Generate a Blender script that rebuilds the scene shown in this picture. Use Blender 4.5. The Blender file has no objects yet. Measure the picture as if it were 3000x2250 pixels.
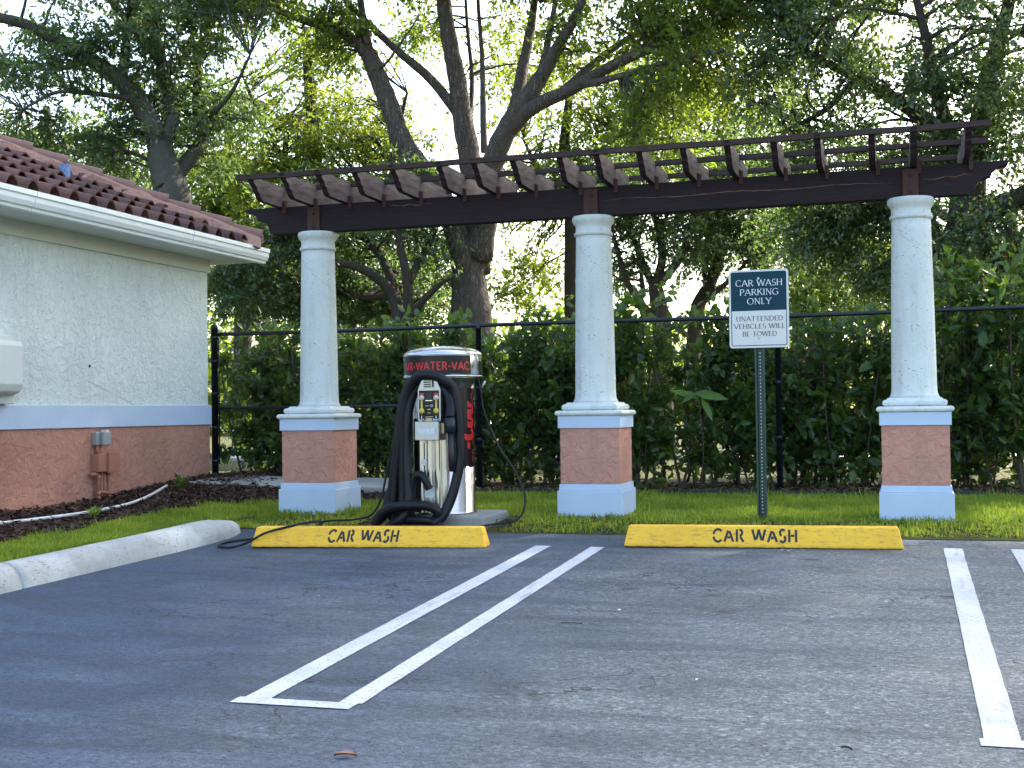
import bpy, bmesh, math, random
import numpy as np
from mathutils import Vector, Matrix

R = math.radians
PI = math.pi
rnd = random.Random(7)
rng = np.random.default_rng(11)
scene = bpy.context.scene
COL = scene.collection

# ------------------------------------------------------------------ helpers
class MB:
    """collects shapes that become ONE mesh object"""
    def __init__(s):
        s.v = []; s.f = []; s.sm = []
    def add(s, vs, fs, smooth=False):
        b = len(s.v)
        s.v += [tuple(p) for p in vs]
        s.f += [[i + b for i in f] for f in fs]
        s.sm += [smooth] * len(fs)
    def box(s, lo, hi, M=None):
        (x0, y0, z0), (x1, y1, z1) = lo, hi
        vs = [Vector(p) for p in ((x0,y0,z0),(x1,y0,z0),(x1,y1,z0),(x0,y1,z0),(x0,y0,z1),(x1,y0,z1),(x1,y1,z1),(x0,y1,z1))]
        if M is not None: vs = [M @ p for p in vs]
        s.add(vs, [(0,3,2,1),(4,5,6,7),(0,1,5,4),(1,2,6,5),(2,3,7,6),(3,0,4,7)])
    def cbox(s, c, d, M=None):
        s.box([c[i]-d[i]/2 for i in range(3)], [c[i]+d[i]/2 for i in range(3)], M)
    def prism(s, poly, fn, t0, t1):
        """poly: 2D outline (u,v); fn(u,v,t) -> 3D"""
        n = len(poly)
        vs = [fn(u, v, t0) for u, v in poly] + [fn(u, v, t1) for u, v in poly]
        fs = [list(range(n))[::-1], list(range(n, 2*n))] + [[i, (i+1) % n, n+(i+1) % n, n+i] for i in range(n)]
        s.add(vs, fs)
    def tube(s, pts, rad, n=8, cap=True, smooth=True):
        P = np.array([tuple(p) for p in pts], float); m = len(P)
        r = np.full(m, rad) if np.isscalar(rad) else np.array(rad, float)
        T = np.gradient(P, axis=0); T /= np.linalg.norm(T, axis=1)[:, None] + 1e-12
        up = np.array([0, 0, 1.0]) if abs(T[0][2]) < .9 else np.array([1.0, 0, 0])
        N = np.cross(T[0], up); N /= np.linalg.norm(N)
        a = np.arange(n) * 2 * PI / n
        vs = []
        for i in range(m):
            N = N - T[i] * (N @ T[i]); N /= np.linalg.norm(N) + 1e-12
            B = np.cross(T[i], N)
            ring = P[i] + r[i] * (np.cos(a)[:, None] * N + np.sin(a)[:, None] * B)
            vs += [tuple(q) for q in ring]
        fs = []
        for i in range(m - 1):
            for k in range(n):
                fs.append((i*n+k, i*n+(k+1) % n, (i+1)*n+(k+1) % n, (i+1)*n+k))
        if cap:
            fs.append(tuple(range(n))[::-1]); fs.append(tuple(range((m-1)*n, m*n)))
        s.add(vs, fs, smooth)
    def lathe(s, prof, c=(0, 0, 0), n=32, smooth=True, cap=True):
        vs = []
        for r, z in prof:
            for k in range(n):
                a = 2*PI*k/n
                vs.append((c[0]+r*math.cos(a), c[1]+r*math.sin(a), c[2]+z))
        fs = []
        m = len(prof)
        for i in range(m-1):
            for k in range(n):
                fs.append((i*n+k, i*n+(k+1) % n, (i+1)*n+(k+1) % n, (i+1)*n+k))
        if cap:
            fs.append(tuple(range(n))[::-1]); fs.append(tuple(range((m-1)*n, m*n)))
        s.add(vs, fs, smooth)
    def build(s, name, mat, parent=None, bevel=0, seg=2, loc=None):
        me = bpy.data.meshes.new(name)
        me.from_pydata(s.v, [], s.f)
        me.polygons.foreach_set('use_smooth', s.sm)
        me.materials.append(mat)
        me.update()
        return link(name, me, parent, bevel, seg, loc)

def link(name, me, parent=None, bevel=0, seg=2, loc=None):
    o = bpy.data.objects.new(name, me); COL.objects.link(o)
    if parent is not None: o.parent = parent
    if loc is not None: o.location = loc
    if bevel:
        b = o.modifiers.new('bevel', 'BEVEL'); b.width = bevel; b.segments = seg; b.limit_method = 'ANGLE'; b.angle_limit = R(40)
        b.harden_normals = False
    return o

def tag(o, label=None, cat=None, group=None, kind=None):
    if label: o['label'] = label
    if cat: o['category'] = cat
    if group: o['group'] = group
    if kind: o['kind'] = kind
    return o

def empty(name, loc=(0, 0, 0), label=None, cat=None, group=None):
    o = bpy.data.objects.new(name, None); COL.objects.link(o)
    o.location = loc; o.empty_display_size = .2
    return tag(o, label, cat, group)

def np_mesh(name, V, loops, sizes, mat, attr=None, parent=None, smooth=False):
    """fast mesh from numpy arrays; attr: one float per face"""
    me = bpy.data.meshes.new(name)
    me.vertices.add(len(V)); me.vertices.foreach_set('co', np.ascontiguousarray(V, np.float32).ravel())
    me.loops.add(len(loops)); me.loops.foreach_set('vertex_index', np.ascontiguousarray(loops, np.int32))
    me.polygons.add(len(sizes))
    st = np.concatenate([[0], np.cumsum(sizes)[:-1]]).astype(np.int32)
    me.polygons.foreach_set('loop_start', st)
    me.polygons.foreach_set('use_smooth', np.full(len(sizes), smooth))
    if attr is not None:
        a = me.attributes.new('rnd', 'FLOAT', 'FACE'); a.data.foreach_set('value', np.ascontiguousarray(attr, np.float32))
    me.materials.append(mat)
    me.update(calc_edges=True); me.validate()
    return link(name, me, parent)

def unit(a): return a / (np.linalg.norm(a, axis=1)[:, None] + 1e-9)

def leaf_mesh(name, P, D, N, L, W, mat, parent=None, big=False, rv=None):
    """P base points, D growing directions, N leaf normals, L lengths, W widths"""
    n = len(P); D = unit(D); S = unit(np.cross(D, N)); N = np.cross(S, D)
    L = L[:, None]; W = W[:, None]
    if not big:
        V = np.stack([P, P + D*L*.45 + S*W*.5 + N*W*.12, P + D*L - N*L*.06, P + D*L*.45 - S*W*.5 + N*W*.12], 1).reshape(-1, 3)
        base = np.arange(n)[:, None]*4
        loops = (base + np.array([[0, 1, 2, 0, 2, 3]])).ravel(); sizes = np.full(n*2, 3); k = 2
    else:
        m1 = P + D*L*.3; m2 = P + D*L*.68 - N*L*.05; tip = P + D*L - N*L*.14
        V = np.stack([P, m1, m2, tip,
                      m1 + S*W*.5 + N*W*.14, m1 - S*W*.5 + N*W*.14,
                      m2 + S*W*.42 + N*W*.10, m2 - S*W*.42 + N*W*.10], 1).reshape(-1, 3)
        base = np.arange(n)[:, None]*8
        pat = [0,4,1, 0,1,5, 1,4,6,2, 1,2,7,5, 2,6,3, 2,3,7]
        loops = (base + np.array([pat])).ravel(); sizes = np.tile([3,3,4,4,3,3], n); k = 6
    if rv is None: rv = rng.random(n)
    return np_mesh(name, V, loops, sizes, mat, np.repeat(rv, k), parent, smooth=False)

def catmull(pts, per=5):
    P = [np.array(p, float) for p in pts]
    if len(P) < 3:
        return [P[0] + (P[-1]-P[0])*t for t in np.linspace(0, 1, per+1)]
    P = [2*P[0]-P[1]] + P + [2*P[-1]-P[-2]]
    out = []
    for i in range(1, len(P)-2):
        a, b, c, d = P[i-1:i+3]
        for t in np.arange(per)/per:
            out.append(.5*((2*b) + (-a+c)*t + (2*a-5*b+4*c-d)*t*t + (-a+3*b-3*c+d)*t**3))
    out.append(P[-2])
    return out

# ------------------------------------------------------------------ materials
class NT:
    def __init__(s, name):
        s.m = bpy.data.materials.new(name); s.m.use_nodes = True
        s.t = s.m.node_tree; s.t.nodes.clear()
        s.out = s.n('ShaderNodeOutputMaterial')
    def n(s, typ, **kw):
        x = s.t.nodes.new(typ)
        for k, v in kw.items(): setattr(x, k, v)
        return x
    def l(s, a, b): s.t.links.new(a, b)
    def coord(s, scale=(1, 1, 1), which='Object'):
        tc = s.n('ShaderNodeTexCoord'); mp = s.n('ShaderNodeMapping'); mp.inputs['Scale'].default_value = scale
        s.l(tc.outputs[which], mp.inputs['Vector']); return mp.outputs[0]
    def noise(s, vec, scale, detail=4, rough=.55, dist=0):
        x = s.n('ShaderNodeTexNoise'); x.inputs['Scale'].default_value = scale; x.inputs['Detail'].default_value = detail
        x.inputs['Roughness'].default_value = rough; x.inputs['Distortion'].default_value = dist
        s.l(vec, x.inputs['Vector']); return x.outputs['Fac']
    def vor(s, vec, scale, feature='F1', out='Distance'):
        x = s.n('ShaderNodeTexVoronoi', feature=feature); x.inputs['Scale'].default_value = scale
        s.l(vec, x.inputs['Vector']); return x.outputs[out]
    def ramp(s, fac, stops, interp='LINEAR'):
        x = s.n('ShaderNodeValToRGB'); e = x.color_ramp.elements; x.color_ramp.interpolation = interp
        while len(e) < len(stops): e.new(.5)
        for k, (p, c) in zip(e, stops): k.position = p; k.color = (c[0], c[1], c[2], 1) if not np.isscalar(c) else (c, c, c, 1)
        s.l(fac, x.inputs[0]); return x.outputs[0]
    def mix(s, fac, a, b, mode='MIX'):
        x = s.n('ShaderNodeMix', data_type='RGBA', blend_type=mode)
        for ix, val in ((0, fac), (6, a), (7, b)):
            sock = x.inputs[ix]
            if hasattr(val, 'is_linked'): s.l(val, sock)
            elif np.isscalar(val): sock.default_value = val if ix == 0 else (val, val, val, 1)
            else: sock.default_value = (*val, 1)
        return x.outputs[2]
    def math(s, op, a, b=0.0):
        x = s.n('ShaderNodeMath', operation=op)
        for i, val in enumerate((a, b)):
            if hasattr(val, 'is_linked'): s.l(val, x.inputs[i])
            else: x.inputs[i].default_value = val
        return x.outputs[0]
    def bump(s, h, strength, dist=.01, nrm=None):
        x = s.n('ShaderNodeBump'); x.inputs['Strength'].default_value = strength; x.inputs['Distance'].default_value = dist
        s.l(h, x.inputs['Height'])
        if nrm is not None: s.l(nrm, x.inputs['Normal'])
        return x.outputs[0]
    def bsdf(s, col, rough=.6, metal=0, nrm=None, spec=.5, link=True):
        x = s.n('ShaderNodeBsdfPrincipled')
        if hasattr(col, 'is_linked'): s.l(col, x.inputs['Base Color'])
        else: x.inputs['Base Color'].default_value = (*col, 1)
        if hasattr(rough, 'is_linked'): s.l(rough, x.inputs['Roughness'])
        else: x.inputs['Roughness'].default_value = rough
        x.inputs['Metallic'].default_value = metal
        x.inputs['Specular IOR Level'].default_value = spec
        if nrm is not None: s.l(nrm, x.inputs['Normal'])
        if link: s.l(x.outputs[0], s.out.inputs[0])
        return x

def simple(name, col, rough=.5, metal=0, spec=.5, var=.12, vs=9.0, bump=0, bs=60):
    t = NT(name); v = t.coord()
    f = t.noise(v, vs, 5)
    c = t.mix(f, [x*(1-var) for x in col], [min(1, x*(1+var)) for x in col])
    nrm = t.bump(t.noise(v, bs, 3), bump, .004) if bump else None
    t.bsdf(c, rough, metal, nrm, spec)
    return t.m

def stucco(name, col, lumps=14, strength=.6, dirt=.10, fine=70, dist=.012, marks=0.0, streak=0.0):
    t = NT(name); v = t.coord()
    a = t.noise(v, lumps, 6, .62, .6); b = t.noise(v, fine, 3)
    h = t.ramp(a, [(.42, 0.0), (.56, 1.0)])
    h2 = t.math('ADD', t.math('MULTIPLY', h, .7), t.math('MULTIPLY', b, .35))
    d = t.noise(v, 1.3, 5, .6)
    c = t.mix(t.ramp(d, [(.35, 0.0), (.75, 1.0)]), col, [x*(1-dirt*1.6) for x in col])
    c = t.mix(t.math('MULTIPLY', b, .25), c, [x*.8 for x in col])
    if streak:
        sk_ = t.noise(t.coord((9, 9, .7)), 1.4, 5, .65)
        c = t.mix(t.math('MULTIPLY', t.ramp(sk_, [(.52, 0.0), (.70, 1.0)]), streak), c, [col[0]*.52, col[1]*.53, col[2]*.50])
        cr = t.vor(t.coord((1, 1, 1)), .9, 'DISTANCE_TO_EDGE')
        c = t.mix(t.math('MULTIPLY', t.ramp(cr, [(.0, 1.0), (.004, 0.0)]), t.ramp(t.noise(v, 1.1, 3), [(.5, 0.0), (.6, .5)])), c, [x*.4 for x in col])
    if marks:
        p = t.vor(t.coord((26, 26, 60)), 1.0)
        k = t.ramp(p, [(.14, 1.0), (.26, 0.0)])
        k = t.math('MULTIPLY', k, t.ramp(t.noise(v, 9, 2), [(.45, 0.0), (.6, 1.0)]))
        c = t.mix(t.math('MULTIPLY', k, marks), c, [x*.45 for x in col])
        h2 = t.math('SUBTRACT', h2, k)
    t.bsdf(c, .85, 0, t.bump(h2, strength, dist), .25)
    return t.m

def paint(name, col, dirt=.12):
    t = NT(name); v = t.coord()
    d = t.noise(v, 3.0, 6, .65); sp = t.noise(v, 34, 3)
    c = t.mix(t.ramp(d, [(.4, 0.0), (.8, 1.0)]), col, [x*(1-dirt) for x in col])
    k = t.ramp(sp, [(.73, 0.0), (.78, 1.0)])
    c = t.mix(t.math('MULTIPLY', k, .6), c, [x*.35 for x in col])
    t.bsdf(c, .6, 0, t.bump(t.noise(v, 22, 5), .25, .004), .35)
    return t.m

def leaf_mat(name, dark, light, trans, tmix=.38, rough=.42, spec=.5):
    t = NT(name)
    at = t.n('ShaderNodeAttribute', attribute_name='rnd')
    c = t.ramp(at.outputs['Fac'], [(0, dark), (.55, [(a+b)/2 for a, b in zip(dark, light)]), (.93, light), (1, [light[0]*1.9, light[1]*1.25, light[2]*.8])])
    tr = t.mix(at.outputs['Fac'], [x*.75 for x in trans], trans)
    b = t.bsdf(c, rough, 0, None, spec, link=False)
    x = t.n('ShaderNodeBsdfTranslucent'); t.l(tr, x.inputs[0])
    m = t.n('ShaderNodeMixShader'); m.inputs[0].default_value = tmix
    t.l(b.outputs[0], m.inputs[1]); t.l(x.outputs[0], m.inputs[2]); t.l(m.outputs[0], t.out.inputs[0])
    return t.m

def bark(name, c0, c1, sc=(9, 9, 2.0), strength=.9, dist=.04, furrow=1.0):
    """long braided ridges: two stretched noises folded about their middle"""
    t = NT(name); v = t.coord(sc); v1 = t.coord()
    a = t.noise(v, 1.6, 4, .55, 1.1); b = t.noise(v, 3.4, 4, .6, .8)
    ra = t.math('ABSOLUTE', t.math('SUBTRACT', a, .5)); rb = t.math('ABSOLUTE', t.math('SUBTRACT', b, .5))
    fa = t.ramp(ra, [(.0, 0.0), (.10, 1.0)]); fb = t.ramp(rb, [(.0, 0.0), (.09, 1.0)])
    h = t.math('MULTIPLY', fa, t.math('ADD', t.math('MULTIPLY', fb, .6), .4))
    c = t.mix(t.math('ADD', t.math('MULTIPLY', h, furrow), 1-furrow), [x*.28 for x in c0], c0)
    c = t.mix(t.ramp(t.noise(v1, 2.2, 5), [(.4, 0.0), (.7, .8)]), c, c1)
    t.bsdf(c, .9, 0, t.bump(h, strength, dist), .2)
    return t.m

M = {}
M['stucco_white'] = stucco('pale stucco', (.76, .84, .80), 13, .75, .10, 60, .012, .45, .22)
M['stucco_terra'] = stucco('terracotta stucco', (.55, .275, .20), 11, .75, .14, 70, .014, 0, .25)
M['stucco_pier'] = stucco('pier terracotta stucco', (.61, .31, .235), 13, .75, .10, 80, .012, 0, .18)
M['band'] = paint('pale blue band paint', (.51, .63, .79), .12)
M['cast'] = stucco('pale cast stone', (.70, .74, .71), 24, .5, .12, 90, .006, 1.0, .30)
M['trim'] = paint('off white trim paint', (.70, .75, .71), .06)
M['soffit'] = simple('soffit paint', (.66, .68, .60), .7, var=.05)
M['gutter'] = simple('gutter aluminium', (.76, .81, .80), .38, var=.05, spec=.5)
M['concrete'] = stucco('weathered concrete', (.36, .365, .34), 9, .4, .28, 120, .006)
M['curb'] = stucco('whitish curb concrete', (.55, .565, .54), 6, .6, .42, 90, .012, 1.0, .45)
M['steel'] = None
M['black_rubber'] = simple('black hose', (.008, .0085, .012), .45, var=.2, spec=.3)
M['black_metal'] = simple('black vinyl coat', (.010, .014, .022), .45, var=.2)
M['green_post'] = simple('green post enamel', (.006, .045, .038), .38, var=.25)
M['navy'] = simple('dark teal blue sign sheet', (.004, .040, .062), .5, var=.08, spec=.2)
M['sign_white'] = simple('sign white sheet', (.66, .66, .64), .35, var=.03)
M['letter_white'] = simple('white lettering', (.75, .78, .8), .4, var=.03)
M['letter_black'] = simple('black lettering', (.012, .012, .014), .5, var=.1)
M['letter_red'] = simple('red lettering', (.55, .012, .018), .35, var=.1)
M['decal_black'] = simple('glossy black decal', (.006, .006, .009), .22, spec=.3, var=.1)
M['grey_box'] = simple('grey plastic box', (.30, .32, .32), .5, var=.15)
M['white_box'] = simple('white enamel box', (.62, .67, .64), .4, var=.05)
M['terra_paint'] = simple('terracotta paint', (.40, .17, .115), .55, var=.15)
M['pvc'] = simple('white pipe', (.70, .70, .66), .4, var=.08)
M['vent_blue'] = simple('painted vent pipe', (.12, .19, .33), .7, var=.6, vs=30)
M['yellow_decal'] = simple('yellow decal', (.62, .50, .07), .4, var=.1)
M['cream_decal'] = simple('cream decal', (.58, .55, .42), .4, var=.1)
M['paper'] = simple('paper white', (.62, .70, .74), .6, var=.08)
M['brass'] = simple('worn brass', (.45, .35, .22), .4, metal=.6, var=.2)

def steel():
    t = NT('brushed stainless steel'); v = t.coord((300, 300, 2)); v1 = t.coord()
    f = t.noise(v, 1.0, 3)
    c = t.mix(t.noise(v1, 3, 4), (.66, .67, .68), (.78, .78, .78))
    t.bsdf(c, t.ramp(t.noise(v1, 2.5, 3), [(.3, .17), (.7, .26)]), 1.0, None, .5)
    return t.m
M['steel'] = steel()

def wheel_paint():
    t = NT('yellow wheel stop paint'); v = t.coord()
    d = t.noise(v, 5, 6, .65); sp = t.noise(t.coord((6, 20, 20)), 3, 5, .7)
    c = t.mix(t.ramp(d, [(.35, 0.0), (.75, 1.0)]), (.95, .54, .040), (.84, .45, .035))
    c = t.mix(t.math('MULTIPLY', t.ramp(sp, [(.54, 0.0), (.66, 1.0)]), .6), c, (.22, .14, .06))
    sep = t.n('ShaderNodeSeparateXYZ'); t.l(v, sep.inputs[0])
    low = t.ramp(t.math('ADD', sep.outputs[2], t.math('MULTIPLY', t.noise(v, 24, 4), .02)), [(.012, 1.0), (.020, 0.0)])
    c = t.mix(t.math('MULTIPLY', low, .8), c, (.10, .07, .04))
    t.bsdf(c, .6, 0, t.bump(t.noise(v, 45, 4), .3, .004), .35)
    return t.m
M['wheel'] = wheel_paint()

def wood(name, c0, c1, rough=.75, along=(1.2, 22, 22)):
    t = NT(name); v = t.coord(along); v1 = t.coord()
    g = t.noise(v, 2.0, 6, .6, 1.2)
    c = t.mix(t.ramp(g, [(.35, 0.0), (.66, 1.0)]), c0, c1)
    k = t.ramp(t.noise(t.coord((along[0]*.6, along[1]*1.3, along[2]*1.3)), 1.6, 3, .5), [(.30, 1.0), (.34, 0.0)])
    c = t.mix(t.math('MULTIPLY', k, .5), c, [x*.4 for x in c0])
    c = t.mix(t.math('MULTIPLY', t.noise(v1, 3.5, 4), .5), c, [x*.65 for x in c1])
    t.bsdf(c, rough, 0, t.bump(g, .35, .006), .3)
    return t.m
M['beam'] = wood('dark stained beam', (.011, .006, .009), (.026, .014, .018))
M['plate'] = wood('reddish bracket block', (.050, .022, .018), (.085, .038, .03), along=(22, 22, 3))
M['rafter'] = wood('weathered brown rafter', (.050, .032, .027), (.21, .165, .145), along=(16, 1.6, 16))
M['purlin'] = wood('brown lath', (.028, .016, .014), (.065, .040, .034))

def tile_mat():
    t = NT('barrel roof tile'); v = t.coord()
    at = t.n('ShaderNodeAttribute', attribute_name='rnd')
    c = t.ramp(at.outputs['Fac'], [(0, (.080, .040, .034)), (.5, (.135, .068, .054)), (1, (.21, .120, .095))])
    n = t.noise(v, 9, 6, .65)
    c = t.mix(t.ramp(n, [(.45, 0.0), (.72, 1.0)]), c, (.075, .045, .045))
    c = t.mix(t.math('MULTIPLY', t.ramp(t.noise(v, 26, 4), [(.6, 0.0), (.75, 1.0)]), .35), c, (.30, .20, .16))
    t.bsdf(c, .85, 0, t.bump(t.noise(v, 60, 4), .3, .004), .25)
    return t.m
M['tile'] = tile_mat()
M['mortar'] = stucco('pink mortar', (.42, .24, .19), 14, .8, .3, 60, .015)

def asphalt():
    t = NT('sealed asphalt'); v = t.coord()
    big = t.noise(v, .42, 5, .62, .4); mid = t.noise(t.coord((.55, 2.4, 1)), 1.5, 7, .72, .9)
    g1 = t.noise(v, 120, 3, .8); g2 = t.noise(t.coord((1, 1.5, 1)), 34, 6, .85)
    sep = t.n('ShaderNodeSeparateXYZ'); t.l(v, sep.inputs[0])
    # sky reflection painted into one bay's sealcoat; the next paler by wear and painted-in light
    wear_light = t.math('ADD', t.math('MULTIPLY', sep.outputs[0], .15), t.math('ADD', t.math('MULTIPLY', big, 1.1), .10))
    wear_light = t.ramp(wear_light, [(.05, 0.0), (.66, 1.0)])
    c = t.mix(wear_light, (.021, .038, .064), (.108, .124, .132))
    c = t.mix(t.ramp(mid, [(.40, 0.0), (.66, .95)]), c, t.mix(wear_light, (.048, .080, .130), (.205, .218, .218)))
    # dark drip and tyre stains drawn out across the bays
    st = t.noise(t.coord((.45, 1.9, 1)), 1.15, 6, .66, 1.6)
    c = t.mix(t.ramp(st, [(.55, 0.0), (.70, .50)]), c, (.024, .030, .042))
    oil = t.ramp(t.noise(v, 1.9, 4, .6, .4), [(.65, 0.0), (.75, .5)])
    c = t.mix(oil, c, (.030, .029, .032))
    # scuffs of a turning wheel
    tc = t.n('ShaderNodeMapping'); tc.inputs['Location'].default_value = (2.05, -4.15, 0); 
    co = t.n('ShaderNodeTexCoord'); t.l(co.outputs['Object'], tc.inputs['Vector'])
    ln = t.n('ShaderNodeVectorMath', operation='LENGTH'); t.l(tc.outputs[0], ln.inputs[0])
    ring = t.math('ADD', ln.outputs['Value'], t.math('MULTIPLY', t.noise(v, 3, 3), .10))
    band = t.ramp(ring, [(.72, 0.0), (.77, .9), (.81, .2), (.85, .85), (.88, .2), (.92, .8), (.97, 0.0)])
    tg = t.n('ShaderNodeMapping'); tg.inputs['Location'].default_value = (1.38, -4.66, 0); t.l(co.outputs['Object'], tg.inputs['Vector'])
    lg = t.n('ShaderNodeVectorMath', operation='LENGTH'); t.l(tg.outputs[0], lg.inputs[0])
    gate = t.ramp(t.math('ADD', lg.outputs['Value'], t.math('MULTIPLY', t.noise(v, 7, 3), .15)), [(.22, 1.0), (.42, 0.0)])
    c = t.mix(t.math('MULTIPLY', band, gate), c, (.030, .031, .036))
    # stones of the aggregate, each its own shade
    vc = t.n('ShaderNodeTexVoronoi'); vc.inputs['Scale'].default_value = 70; t.l(v, vc.inputs['Vector'])
    sc_ = t.n('ShaderNodeSeparateColor'); t.l(vc.outputs['Color'], sc_.inputs[0])
    c = t.mix(t.math('MULTIPLY', wear_light, .9), c, t.mix(1.0, c, t.ramp(sc_.outputs[0], [(.0, .55), (.7, 1.0), (.93, 1.25), (1, 1.7)]), 'MULTIPLY'))
    # round drip marks
    dv = t.vor(t.coord((1.4, 1.4, 1.4)), 1.0, 'F1'); dn = t.math('ADD', dv, t.math('MULTIPLY', t.noise(v, 9, 3), .10))
    c = t.mix(t.math('MULTIPLY', t.ramp(dn, [(.10, .65), (.17, 0.0)]), t.ramp(t.noise(v, .8, 2), [(.46, 0.0), (.56, 1.0)])), c, (.026, .026, .029))
    g = t.ramp(g2, [(.30, .42), (.5, 1.0), (.70, 1.7)])
    c = t.mix(1.0, c, g, 'MULTIPLY')
    c = t.mix(1.0, c, t.ramp(g1, [(.30, .55), (.5, 1.0), (.70, 1.5)]), 'MULTIPLY')
    # hairline cracks in wandering patches
    wv = t.n('ShaderNodeVectorMath', operation='ADD'); nz = t.n('ShaderNodeTexNoise'); nz.inputs['Scale'].default_value = 2.5; nz.inputs['Detail'].default_value = 5
    t.l(v, nz.inputs['Vector']); t.l(v, wv.inputs[0]); t.l(nz.outputs['Color'], wv.inputs[1])
    ce = t.vor(wv.outputs[0], 1.1, 'DISTANCE_TO_EDGE')
    ck = t.math('MULTIPLY', t.ramp(ce, [(.003, 1.0), (.010, 0.0)]), t.ramp(t.noise(v, .55, 3), [(.50, 0.0), (.58, .85)]))
    c = t.mix(ck, c, (.012, .012, .014))
    pits = t.ramp(t.vor(v, 34, 'F1'), [(.12, .9), (.24, 0.0)])
    pk = t.math('MULTIPLY', pits, t.ramp(t.noise(v, 4, 4), [(.46, 0.0), (.60, 1.0)]))
    c = t.mix(t.math('MULTIPLY', pk, .75), c, (.012, .013, .015))
    h = t.math('SUBTRACT', t.math('ADD', t.math('ADD', g1, g2), t.math('MULTIPLY', mid, .3)), t.math('ADD', ck, pk))
    t.bsdf(c, t.ramp(mid, [(.3, .58), (.7, .85)]), 0, t.bump(h, .6, .008), .4)
    return t.m
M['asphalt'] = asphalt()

def line_paint():
    t = NT('white road paint'); v = t.coord()
    w = t.noise(v, 70, 4, .7); b = t.noise(v, 4, 5, .6)
    c = t.mix(t.ramp(b, [(.4, 0.0), (.75, 1.0)]), (.60, .60, .615), (.47, .48, .51))
    c = t.mix(t.math('MULTIPLY', t.ramp(w, [(.55, 0.0), (.66, 1.0)]), .8), c, (.13, .14, .16)); c = t.mix(t.ramp(t.noise(t.coord((5, .7, 1)), 2.2, 6, .7), [(.55, 0.0), (.70, .65)]), c, (.20, .21, .23))
    t.bsdf(c, .7, 0, t.bump(w, .4, .004), .3)
    return t.m
M['line'] = line_paint()

def ground_mat():
    t = NT('lawn soil'); v = t.coord()
    n = t.noise(v, 1.2, 6, .6); f = t.noise(v, 40, 4, .7)
    c = t.mix(t.ramp(n, [(.4, 0.0), (.7, 1.0)]), (.070, .095, .020), (.095, .105, .034))
    c = t.mix(t.math('MULTIPLY', t.ramp(f, [(.40, 0.0), (.60, 1.0)]), .85), c, (.075, .055, .034))
    t.bsdf(c, .95, 0, t.bump(f, .6, .02), .15)
    return t.m
M['ground'] = ground_mat()

def mulch_mat(name, a, b):
    t = NT(name); v = t.coord()
    f = t.noise(v, 55, 5, .7); at = t.n('ShaderNodeAttribute', attribute_name='rnd')
    c = t.mix(t.math('MULTIPLY', t.math('ADD', f, at.outputs['Fac']), .5), a, b)
    t.bsdf(c, .9, 0, t.bump(f, .5, .01), .2)
    return t.m
M['mulch'] = mulch_mat('dark mulch', (.014, .009, .007), (.055, .032, .024))
M['chips'] = mulch_mat('mulch chips', (.010, .006, .005), (.13, .078, .058))
M['litter'] = mulch_mat('dry leaf litter', (.035, .022, .012), (.20, .135, .075))
M['grass'] = leaf_mat('grass blade', (.11, .19, .014), (.33, .42, .05), (.44, .56, .05), .35, .5, .3)
M['hedge'] = leaf_mat('hedge leaf', (.018, .050, .010), (.075, .145, .026), (.26, .42, .04), .36, .34, .55)
M['vine'] = leaf_mat('vine leaf', (.07, .15, .018), (.14, .24, .028), (.34, .52, .05), .42, .35, .5)
M['leaf_dark'] = leaf_mat('dark oak leaf', (.016, .042, .022), (.070, .122, .054), (.22, .36, .06), .40, .32, .9)
M['leaf_mid'] = leaf_mat('tree leaf', (.034, .066, .014), (.105, .165, .028), (.34, .46, .04), .48, .42)
M['leaf_yel'] = leaf_mat('yellow green leaf', (.030, .060, .008), (.110, .160, .018), (.40, .50, .035), .46, .42)
M['bark'] = bark('furrowed grey bark', (.25, .205, .175), (.14, .118, .10))
M['bark_dark'] = bark('dark bark', (.095, .076, .062), (.055, .050, .040), (14, 14, 4), .6, .02, .7)
M['bark_pale'] = bark('grey green bark', (.105, .098, .082), (.058, .066, .054), (10, 10, 5), .4, .015, .45)
M['stem'] = simple('hedge stem', (.085, .070, .048), .85, var=.3)
M['pale_concrete'] = simple('sidewalk concrete', (.45, .44, .41), .85, var=.1)
M['pole'] = simple('galvanised pole', (.34, .40, .40), .55, var=.1)
M['edging'] = simple('plastic garden edging', (.018, .030, .030), .6, var=.4)
M['hole'] = simple('dark hole', (.01, .01, .01), .9)
M['dry_leaf'] = simple('dry brown leaf', (.34, .15, .075), .6, var=.3, vs=40)
M['scrap'] = simple('pale petal', (.70, .69, .66), .6, var=.05)

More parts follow.
